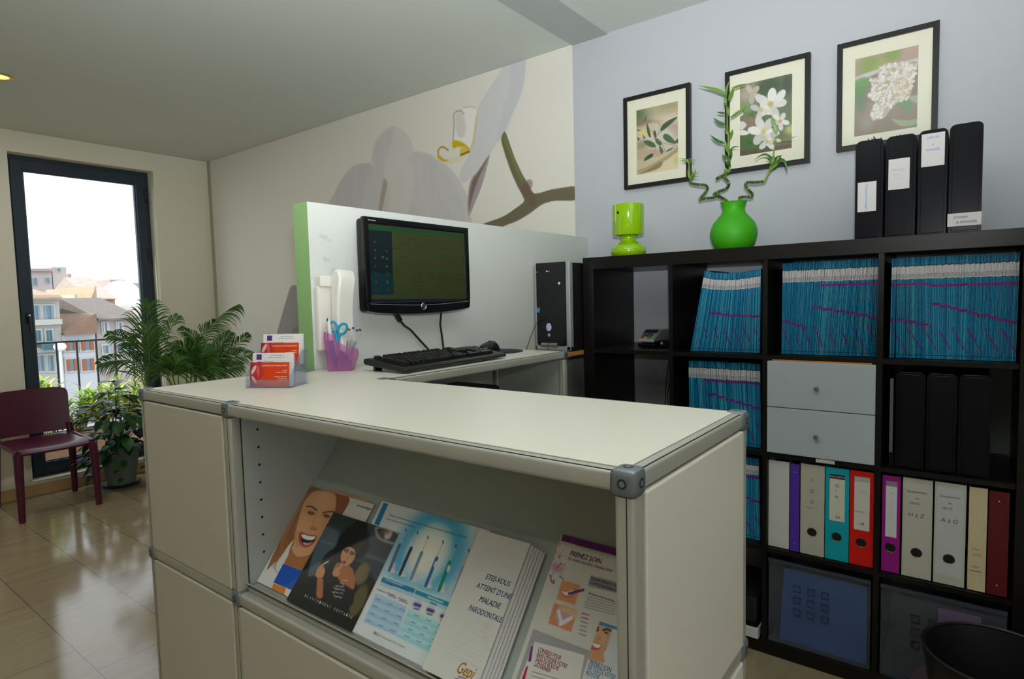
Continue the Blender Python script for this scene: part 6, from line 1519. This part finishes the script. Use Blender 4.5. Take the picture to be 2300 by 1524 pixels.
# ================================================================ plants
PGREEN = [mat('palm_%d' % k, c, .45, spec=.4) for k, c in enumerate([(56, 102, 30), (40, 82, 26), (76, 124, 38), (66, 104, 44)])]
pr_ = random.Random(21)
palm = thing('areca_palm', 'feathery areca palm in the corner beside the window behind the counter', 'plant', (-3.30, -.20, 0))
PB0 = Vector((-3.30, -.16, .34))
mb = MB(); mb.lathe([(.0005, .012), (.115, .012), (.118, 0), (.125, .006), (.155, .28), (.165, .285), (.165, .30), (.150, .30), (.145, .27), (.0005, .265)], (PB0.x, PB0.y, 0), mat('terracotta_pot', (150, 92, 62), .7), 40); mb.build('pot', palm)
def frond(pts, ln, dens, droop, parent, side=(1, 1), wid=.0075, lf=None):
    P = [Vector(p) for p in pts]; Q = []
    for i in range(len(P) - 1):
        a, b_, c, d = P[max(i - 1, 0)], P[i], P[i + 1], P[min(i + 2, len(P) - 1)]
        for k in range(10):
            s_ = k / 10; Q.append(.5 * ((2 * b_) + (c - a) * s_ + (2 * a - 5 * b_ + 4 * c - d) * s_ * s_ + (3 * b_ - a - 3 * c + d) * s_ ** 3))
    Q.append(P[-1]); n = len(Q)
    mb = MB(); mb.tube(Q, [.0060 - .0048 * i / n for i in range(n)], mat('palm_stem', (110, 140, 50), .4), 6)
    i0 = int(n * .30)
    view = (CC - Q[n // 2]).normalized()
    for i in range(i0 * 2, n * 2 - 1):
        if i % 4 == 1 or (i % 4 == 3 and pr_.random() < .5): continue
        f = i / 2; a = Q[int(f)]; b_ = Q[min(int(f) + 1, n - 1)]; p = a.lerp(b_, f - int(f))
        d = (Q[min(int(f) + 1, n - 1)] - Q[max(int(f) - 1, 0)]).normalized(); u = (i / 2 - i0) / (n - i0)
        for sg in (-1, 1):
            if not side[0 if sg < 0 else 1]: continue
            if pr_.random() > dens: continue
            sd = d.cross(view).normalized() * sg
            l_ = 1.25 * ln * (math.sin(PI * min(1, .22 + u * .78)) ** .6) * pr_.uniform(.85, 1.1) * (1 - .35 * u)
            dr = (sd * .75 + d * (.55 + .5 * u) + Vector((pr_.uniform(-.15, .15), pr_.uniform(-.15, .15), .12))).normalized()
            m1 = p + dr * l_ * .55; m2 = p + dr * l_ * .9 + Vector((0, 0, -l_ * droop))
            mb.blade([p, m1, m2], wid, lf or pr_.choice(PGREEN), up=view, fold=.15, seg=5)
    return mb.build('frond', parent)
def PX(lst): return [PB0] + [at(u / 5.476 + 200, v / 5.476 + 660, X=x) for u, v, x in lst]
frond(PX([(1300, 1000, -3.28), (1370, 560, -3.25), (1550, 330, -3.2), (1720, 190, -3.15), (1830, 130, -3.1)]), .16, .9, .45, palm, side=(0, 1))
frond(PX([(1300, 1000, -3.28), (1370, 560, -3.25), (1480, 420, -3.2), (1560, 330, -3.15)]), .10, .5, .2, palm, side=(1, 0))
frond(PX([(700, 1150, -3.45), (690, 800, -3.5), (700, 450, -3.5), (745, 120, -3.45)]), .32, 1.0, .30, palm, wid=.008)
frond(PX([(720, 1150, -3.45), (740, 850, -3.45), (730, 600, -3.4), (700, 380, -3.4)]), .24, 1.0, .35, palm, wid=.008)
frond(PX([(1000, 1080, -3.4), (900, 880, -3.45), (620, 660, -3.5), (400, 550, -3.5), (230, 490, -3.5)]), .13, .9, .35, palm)
frond(PX([(1000, 1100, -3.4), (850, 980, -3.45), (550, 830, -3.5), (300, 820, -3.5), (120, 860, -3.5)]), .14, .9, .5, palm)
frond(PX([(1000, 1080, -3.4), (930, 900, -3.4), (980, 500, -3.4), (1090, 270, -3.4)]), .17, .7, .4, palm, side=(1, 1))
frond(PX([(1200, 1050, -3.3), (1290, 750, -3.25), (1290, 560, -3.2), (1130, 420, -3.2)]), .12, .9, .3, palm, wid=.009)
frond(PX([(1300, 1050, -3.28), (1500, 860, -3.2), (1750, 780, -3.1), (2000, 740, -3.05)]), .15, 1.0, .25, palm)
frond(PX([(1300, 1060, -3.28), (1500, 980, -3.2), (1700, 920, -3.1), (1880, 880, -3.05)]), .14, 1.0, .3, palm)
frond(PX([(1300, 1050, -3.3), (1450, 820, -3.2), (1620, 620, -3.15), (1740, 480, -3.1)]), .14, 1.0, .25, palm)
frond(PX([(1320, 1050, -3.3), (1550, 800, -3.2), (1800, 640, -3.1), (1960, 500, -3.0)]), .13, .9, .2, palm)
frond(PX([(1200, 1050, -3.3), (1250, 850, -3.25), (1200, 700, -3.2), (1080, 620, -3.2)]), .15, 1.0, .3, palm)
frond(PX([(1100, 1080, -3.3), (1150, 930, -3.25), (1080, 800, -3.2), (930, 850, -3.2)]), .16, 1.0, .3, palm)
frond(PX([(1250, 1060, -3.3), (1350, 900, -3.2), (1400, 760, -3.1), (1450, 640, -3.1)]), .17, 1.0, .3, palm)
frond(PX([(1250, 1080, -3.3), (1380, 980, -3.2), (1500, 900, -3.1), (1620, 860, -3.1)]), .17, 1.0, .3, palm)
frond(PX([(1050, 1090, -3.3), (1050, 960, -3.2), (1060, 880, -3.1), (1100, 780, -3.1)]), .17, 1.0, .3, palm)

gp_ = thing('leafy_plant', 'dark broad leaved plant in a grey pot on a saucer beside the window', 'plant', (-3.74, -.50, 0))
PC0 = Vector((-3.74, -.51, 0)); POTG = mat('grey_pot', (112, 122, 118), .6, noise=.15, nscale=12)
mb = MB(); mb.lathe([(.0005, .022), (.085, .022), (.090, .018), (.128, .255), (.136, .258), (.136, .275), (.124, .275), (.118, .25), (.0005, .245)], PC0, POTG, 40); mb.build('pot', gp_)
mb = MB(); mb.lathe([(.0005, .0), (.105, .0), (.128, .020), (.124, .023), (.100, .008), (.0005, .006)], PC0, mat('saucer_dark', (52, 56, 56), .6), 40); mb.build('saucer', gp_)
mb = MB(); mb.disc(PC0 + Vector((0, 0, .262)), .118, mat('potting_soil', (46, 34, 26), .95, bump=.5, bscale=80), 'Z', 32); mb.build('soil', gp_)
LD = [mat('broad_leaf_%d' % k, c, .42, spec=.3) for k, c in enumerate([(28, 66, 34), (22, 52, 30), (44, 84, 44), (38, 74, 30)])]
def ovate(mb, p, d, up, l_, w_, mt):
    d = d.normalized(); sd = d.cross(up); sd = sd.normalized() if sd.length > 1e-3 else d.orthogonal(); nn = sd.cross(d)
    pr2 = [(0, .02), (.12, .55), (.3, .95), (.5, 1.0), (.7, .78), (.88, .36), (1.0, .02)]; V = []
    for t_, k in pr2:
        c_ = p + d * l_ * t_ - nn * (l_ * .22 * t_ * t_)
        V += [c_ - sd * w_ * .5 * k + nn * w_ * .16 * k, c_, c_ + sd * w_ * .5 * k + nn * w_ * .16 * k]
    F = []
    for i in range(len(pr2) - 1): a = i * 3; F += [(a, a + 1, a + 4, a + 3), (a + 1, a + 2, a + 5, a + 4)]
    mb.add(V, F, mt, True)
pr3 = random.Random(5)
mb = MB(); ms_ = MB()
for k in range(230):
    a = pr3.uniform(0, 2 * PI); rr_ = .34 * math.sqrt(pr3.random()); h = .24 + .50 * pr3.random() ** .9 * (1 - .45 * (rr_ / .34) ** 2)
    if k % 6 == 0: h = pr3.uniform(.10, .25); rr_ = pr3.uniform(.2, .34)
    p = PC0 + Vector((rr_ * .62 * math.cos(a) + .05, rr_ * math.sin(a) * (1 if math.sin(a) > 0 else .72), h))
    if p.x < XL + .03: p.x = XL + .03 + .02 * pr3.random()
    d = Vector((math.cos(a) * pr3.uniform(.3, 1), math.sin(a), pr3.uniform(-.7, .35)))
    l_ = pr3.uniform(.075, .125); 
    if p.x + d.normalized().x * l_ < XL + .01: d.x = abs(d.x)
    ovate(mb, p, d, Vector((0, 0, 1)), l_, l_ * pr3.uniform(.5, .68), pr3.choice(LD))
    if k % 3 == 0 and h > .28: ms_.tube([PC0 + Vector((pr3.uniform(-.05, .05), pr3.uniform(-.05, .05), .26)), PC0.lerp(p, .6) + Vector((0, 0, h * .45)), p], [.003, .0025, .0015], mat('plant_stem', (70, 90, 44), .5), 5)
ms_.build('stems', gp_); o = mb.build('foliage', gp_); o['kind'] = 'stuff'
# upright taller stem with a few leaves in front of the glass
mb = MB(); mb.tube([PC0 + Vector((.02, -.03, .26)), PC0 + Vector((.03, -.02, .5)), PC0 + Vector((.02, .0, .76))], [.005, .004, .002], mat('plant_stem', (70, 90, 44), .5), 6)
for k in range(11):
    a = k * 2.4; z = .48 + .03 * k; ovate(mb, PC0 + Vector((.03, -.01, z)), Vector((math.cos(a) * .6 + .2, math.sin(a), .25)), Vector((0, 0, 1)), .13, .07, LD[k % 4])
mb.build('tall_stem', gp_)

# ================================================================ outside: balcony, railing, planter
TERR = mat('terracotta_tiles', (196, 122, 66), .6)
mb = MB(); mb.box((-5.35, -1.9, -.20), (XO, 1.9, .0), TERR); struct('balcony_floor', mb)
IRON = mat('railing_iron', (40, 42, 50), .5)
ra = thing('balcony_railing', 'thin dark iron balcony railing outside the window', 'railing', (-5.1, 0, 0))
RX = -5.1
mb = MB(); mb.box((RX - .02, -1.9, 1.03), (RX + .02, 1.9, 1.046), IRON); mb.build('handrail', ra)
mb = MB(); mb.box((RX - .01, -1.9, .10), (RX + .01, 1.9, .115), IRON); mb.build('bottom_rail', ra)
for k in range(-10, 13):
    y = -.48 + k * .152; mb = MB(); mb.box((RX - .006, y - .007, .0), (RX + .006, y + .007, 1.03), IRON); mb.build('baluster', ra)
OL = [mat('sunny_leaf_%d' % k, c, .45) for k, c in enumerate([(178, 206, 60), (140, 180, 50), (216, 224, 130), (104, 146, 44)])]
pl = thing('planter_box', 'long low planter trough standing on the balcony behind the glass', 'planter', (-4.80, -.3, 0))
mb = MB(); ring(mb, -4.92, -4.66, -1.6, .9, .01, .30, .015, mat('planter_grey', (150, 142, 130), .7)); 
mb = MB(); mb.box((-4.92, -1.6, .0), (-4.90, .9, .28), mat('planter_grey', (150, 142, 130), .7)); mb.box((-4.68, -1.6, .0), (-4.66, .9, .28), mat('planter_grey', (150, 142, 130), .7)); mb.box((-4.90, -1.6, .0), (-4.68, -1.58, .28), mat('planter_grey', (150, 142, 130), .7)); mb.box((-4.90, .88, .0), (-4.68, .9, .28), mat('planter_grey', (150, 142, 130), .7)); mb.build('trough', pl)
mb = MB(); mb.box((-4.90, -1.58, .02), (-4.68, .88, .25), mat('potting_soil', (46, 34, 26), .95, bump=.5, bscale=80)); mb.build('soil', pl)
pr4 = random.Random(17)
for k, (y, h, lab) in enumerate(((-.66, .70, 'sunlit spiky shrub on the balcony at the left edge of the window'), (-.46, .56, 'low sunlit balcony shrub just right of the plum chair backrest'), (-.26, .60, 'bright yellow green balcony shrub at the middle of the window'), (-.06, .64, 'bright balcony shrub at the right edge of the window'))):
    t = thing('balcony_shrub', lab, 'shrub', (-4.79, y, .25))
    mb = MB(); ms_ = MB()
    for j in range(17):
        b0 = Vector((-4.79 + pr4.uniform(-.05, .05), y + pr4.uniform(-.06, .06), .25)); tip = b0 + Vector((pr4.uniform(-.10, .14), pr4.uniform(-.13, .13), (h - .2) * pr4.uniform(.5, 1)))
        ms_.tube([b0, b0.lerp(tip, .5) + Vector((0, 0, .03)), tip], [.004, .003, .002], mat('shrub_stem', (120, 120, 60), .6), 5)
        for q in range(15):
            f = .25 + .75 * q / 14; p = b0.lerp(tip, f); a = q * 2.4 + j
            d = Vector((math.cos(a), math.sin(a), pr4.uniform(.2, 1.1))).normalized(); l_ = pr4.uniform(.09, .15)
            mb.blade([p, p + d * l_ * .55, p + d * l_ - Vector((0, 0, l_ * .12))], .021, pr4.choice(OL), up=(0, 0, 1), fold=.3, seg=4)
    ms_.build('stems', t); mb.build('foliage', t)['kind'] = 'stuff'

# ================================================================ outside: houses across the street
def zx(u, v): return u / 4.763 + 40, v / 4.763 + 580
def P7(u, v, X): return at(*zx(u, v), X=X)
STREET = -9.0
GL = mat('house_window_glass', (96, 116, 130), .2)
mb = MB(); mb.box((-120, -60, STREET - .3), (-6.5, 120, STREET), mat('asphalt', (120, 118, 116), .9)); struct('ground', mb)
def house(name, lab, X, u0, u1, v_top, rgb, depth=8.0, wins=(), bands=(), roof=None, roof_rgb=(176, 138, 116), ext_left=0.0, zbot=None, cat='house', extra=None):
    a, b_ = P7(u0, v_top, X), P7(u1 - 2, v_top, X); zt = (a.z + b_.z) / 2; y0, y1 = a.y - ext_left, b_.y
    t = thing(name, lab, cat, (X - depth / 2, (y0 + y1) / 2, STREET))
    zb = STREET if zbot is None else zbot
    rgb = tuple(int(c * .84) for c in rgb); WM_ = mat('render_%d_%d_%d' % rgb, rgb, .85)
    mb = MB(); mb.box((X - depth, y0, zb), (X, y1, zt), WM_); mb.build('wall', t)
    if bands:
        for v in bands:
            z = P7((u0 + u1) / 2, v, X).z; mb = MB(); mb.box((X, y0, z - .10), (X + .22, y1, z + .10), mat('cornice', (172, 168, 158), .8)); mb.build('cornice', t)
    for (ua, va, ub, vb, kind) in wins:
        p, q = P7(ua, va, X), P7(ub, vb, X); ya, yb2, za, zc = p.y, q.y, q.z, p.z
        mb = MB(); mb.box((X, ya - .06, za - .06), (X + .05, yb2 + .06, zc + .06), mat('window_surround', (176, 175, 172), .8)); wf = mb.build('window', t)
        sh = {'o': (150, 86, 54), 't': (62, 98, 108), 'b': (120, 136, 144), 'g': (170, 168, 164)}[kind]
        SM = mat('shutter_' + kind, sh, .7); w3 = (yb2 - ya) * .3
        mb = MB(); mb.box((X + .05, ya + w3, za), (X + .06, yb2 - w3, zc), GL); mb.build('pane', wf)
        for s0, s1 in ((ya, ya + w3), (yb2 - w3, yb2)):
            mb = MB(); mb.box((X + .05, s0, za), (X + .09, s1, zc), SM); mb.build('shutter', wf)
    if roof:
        RM = mat('roof_tiles_%d' % roof_rgb[0], roof_rgb, .85, noise=.3, nscale=3)
        kind, rise, over = roof
        mb = MB()
        if kind == 'back':     # slope rising away from the street
            mb.prism([(X + over, y0, zt), (X + over, y0, zt + .06), (X - depth * .5, y0, zt + rise), (X - depth - over, y0, zt + .06), (X - depth - over, y0, zt)], (0, y1 - y0, 0), RM)
        elif kind == 'side':   # slope rising to the right
            mb.prism([(X + over, y0, zt), (X + over, y0, zt + .10), (X + over, y1, zt + rise), (X + over, y1, zt)], (-depth, 0, 0), RM)
        elif kind == 'flat': mb.box((X - depth, y0, zt), (X + over, y1, zt + .22), RM)
        mb.build('roof', t)
    if extra: extra(t, X, y0, y1, zt)
    return t
def awn(t, X, y0, y1, zt):
    p, q = P7(185, 900, X), P7(412, 962, X)
    mb = MB(); mb.prism([(X, p.y, p.z), (X + .9, p.y, q.z + .2), (X + .9, p.y, q.z), (X, p.y, p.z - .1)], (0, q.y - p.y, 0), mat('awning_teal', (58, 92, 100), .8)); mb.build('awning', t)
house('town_house', 'grey white town house with teal shutters and dark awning seen through the window', -26, 60, 440, 432, (196, 192, 184), ext_left=2.0,
      wins=[(150, 505, 235, 655, 'b'), (268, 505, 385, 655, 'b'), (180, 770, 245, 880, 't'), (300, 768, 365, 880, 't'), (215, 1040, 290, 1200, 'b'), (318, 1036, 392, 1200, 'b')], bands=(420, 682, 975), roof=('back', .55, .4), extra=awn)
house('town_house', 'low white house with orange shutters and sloping tiled roof across the street', -26, 470, 828, 812, (214, 214, 220),
      wins=[(505, 885, 625, 980, 'o'), (670, 878, 810, 975, 'o'), (515, 1080, 630, 1195, 'o'), (682, 1076, 815, 1190, 'o')], roof=('side', .80, .3), roof_rgb=(128, 100, 84))
house('town_house', 'pale house with grey shutters half hidden by the palm fronds', -26, 832, 1300, 655, (190, 178, 172),
      wins=[(905, 690, 965, 790, 'g'), (1060, 690, 1120, 790, 'g'), (910, 930, 970, 1010, 'b'), (1070, 930, 1130, 1010, 'b')], roof=('back', .95, .3), roof_rgb=(110, 102, 98))
house('tower_house', 'tall cream gable wall catching the sun behind the low white house', -35, 605, 640, 385, (226, 212, 192), depth=12)
house('far_house', 'sunlit cream house wall under a flat tiled roof in the middle distance', -40, 640, 760, 450, (226, 212, 190), roof=('flat', 0, .2))
house('far_house', 'grey brown gabled house in shade at the middle of the view', -35, 735, 850, 560, (150, 134, 128), roof=('side', 1.3, .1), roof_rgb=(178, 150, 128))
house('far_house', 'long low house with pale sunlit roof right of the middle', -44, 745, 1040, 440, (200, 170, 150), roof=('back', 1.6, .3), roof_rgb=(170, 156, 146))
house('hill_house', 'pink apartment block on the hill at the upper left of the view', -60, 120, 362, 140, (204, 190, 190), ext_left=3, wins=[(150, 205, 215, 290, 'b'), (290, 205, 345, 265, 'b')], roof=('flat', 0, .3), roof_rgb=(150, 140, 140))
house('hill_tower', 'pale square tower rising on the hill block', -60, 366, 518, 92, (214, 196, 192), wins=[(415, 105, 455, 140, 'b')], depth=6)
house('hill_house', 'stepped pale building at the right side of the hill tower', -67, 532, 575, 165, (202, 184, 184), wins=[(522, 215, 545, 260, 'g')], depth=6)
house('hill_house', 'small distant pink houses beside the sunlit gable wall', -70, 640, 745, 270, (206, 186, 184), roof=('flat', 0, .3), roof_rgb=(190, 150, 130))
house('hill_house', 'distant pinkish block on the skyline at the right of the view', -80, 985, 1146, 225, (214, 190, 184), wins=[(1090, 255, 1140, 290, 'g')], depth=8)
house('hill_house', 'distant low block at the far right of the skyline', -80, 1152, 1320, 262, (206, 190, 186), depth=8)
DO = P7(1110, 400, -56)
mb = MB(); mb.ball((DO.x, DO.y, DO.z - .4), (1.6, 1.6, 1.7), mat('white_dome', (244, 240, 232), .7), 28, 16); mb.box((DO.x - 2.0, DO.y - 2.2, STREET), (DO.x + 1.2, DO.y + 2.2, DO.z - 1.0), mat('render_dome', (226, 206, 186), .8))
tag(mb.build('domed_house'), 'bright white rounded rooftop shape at the right of the view', 'house')
sl = P7(450, 945, -16)
t = thing('street_lamp', 'white globe street lamp between the grey and the orange shuttered houses', 'street lamp', (sl.x, sl.y, STREET))
mb = MB(); mb.tube([(sl.x, sl.y, STREET), (sl.x, sl.y, sl.z)], .03, mat('lamp_post', (190, 190, 196), .5), 10); mb.build('pole', t)
mb = MB(); mb.ball((sl.x, sl.y, sl.z), (.13, .13, .10), mat('lamp_globe', (226, 222, 230), .3), 20, 12); mb.build('globe', t)
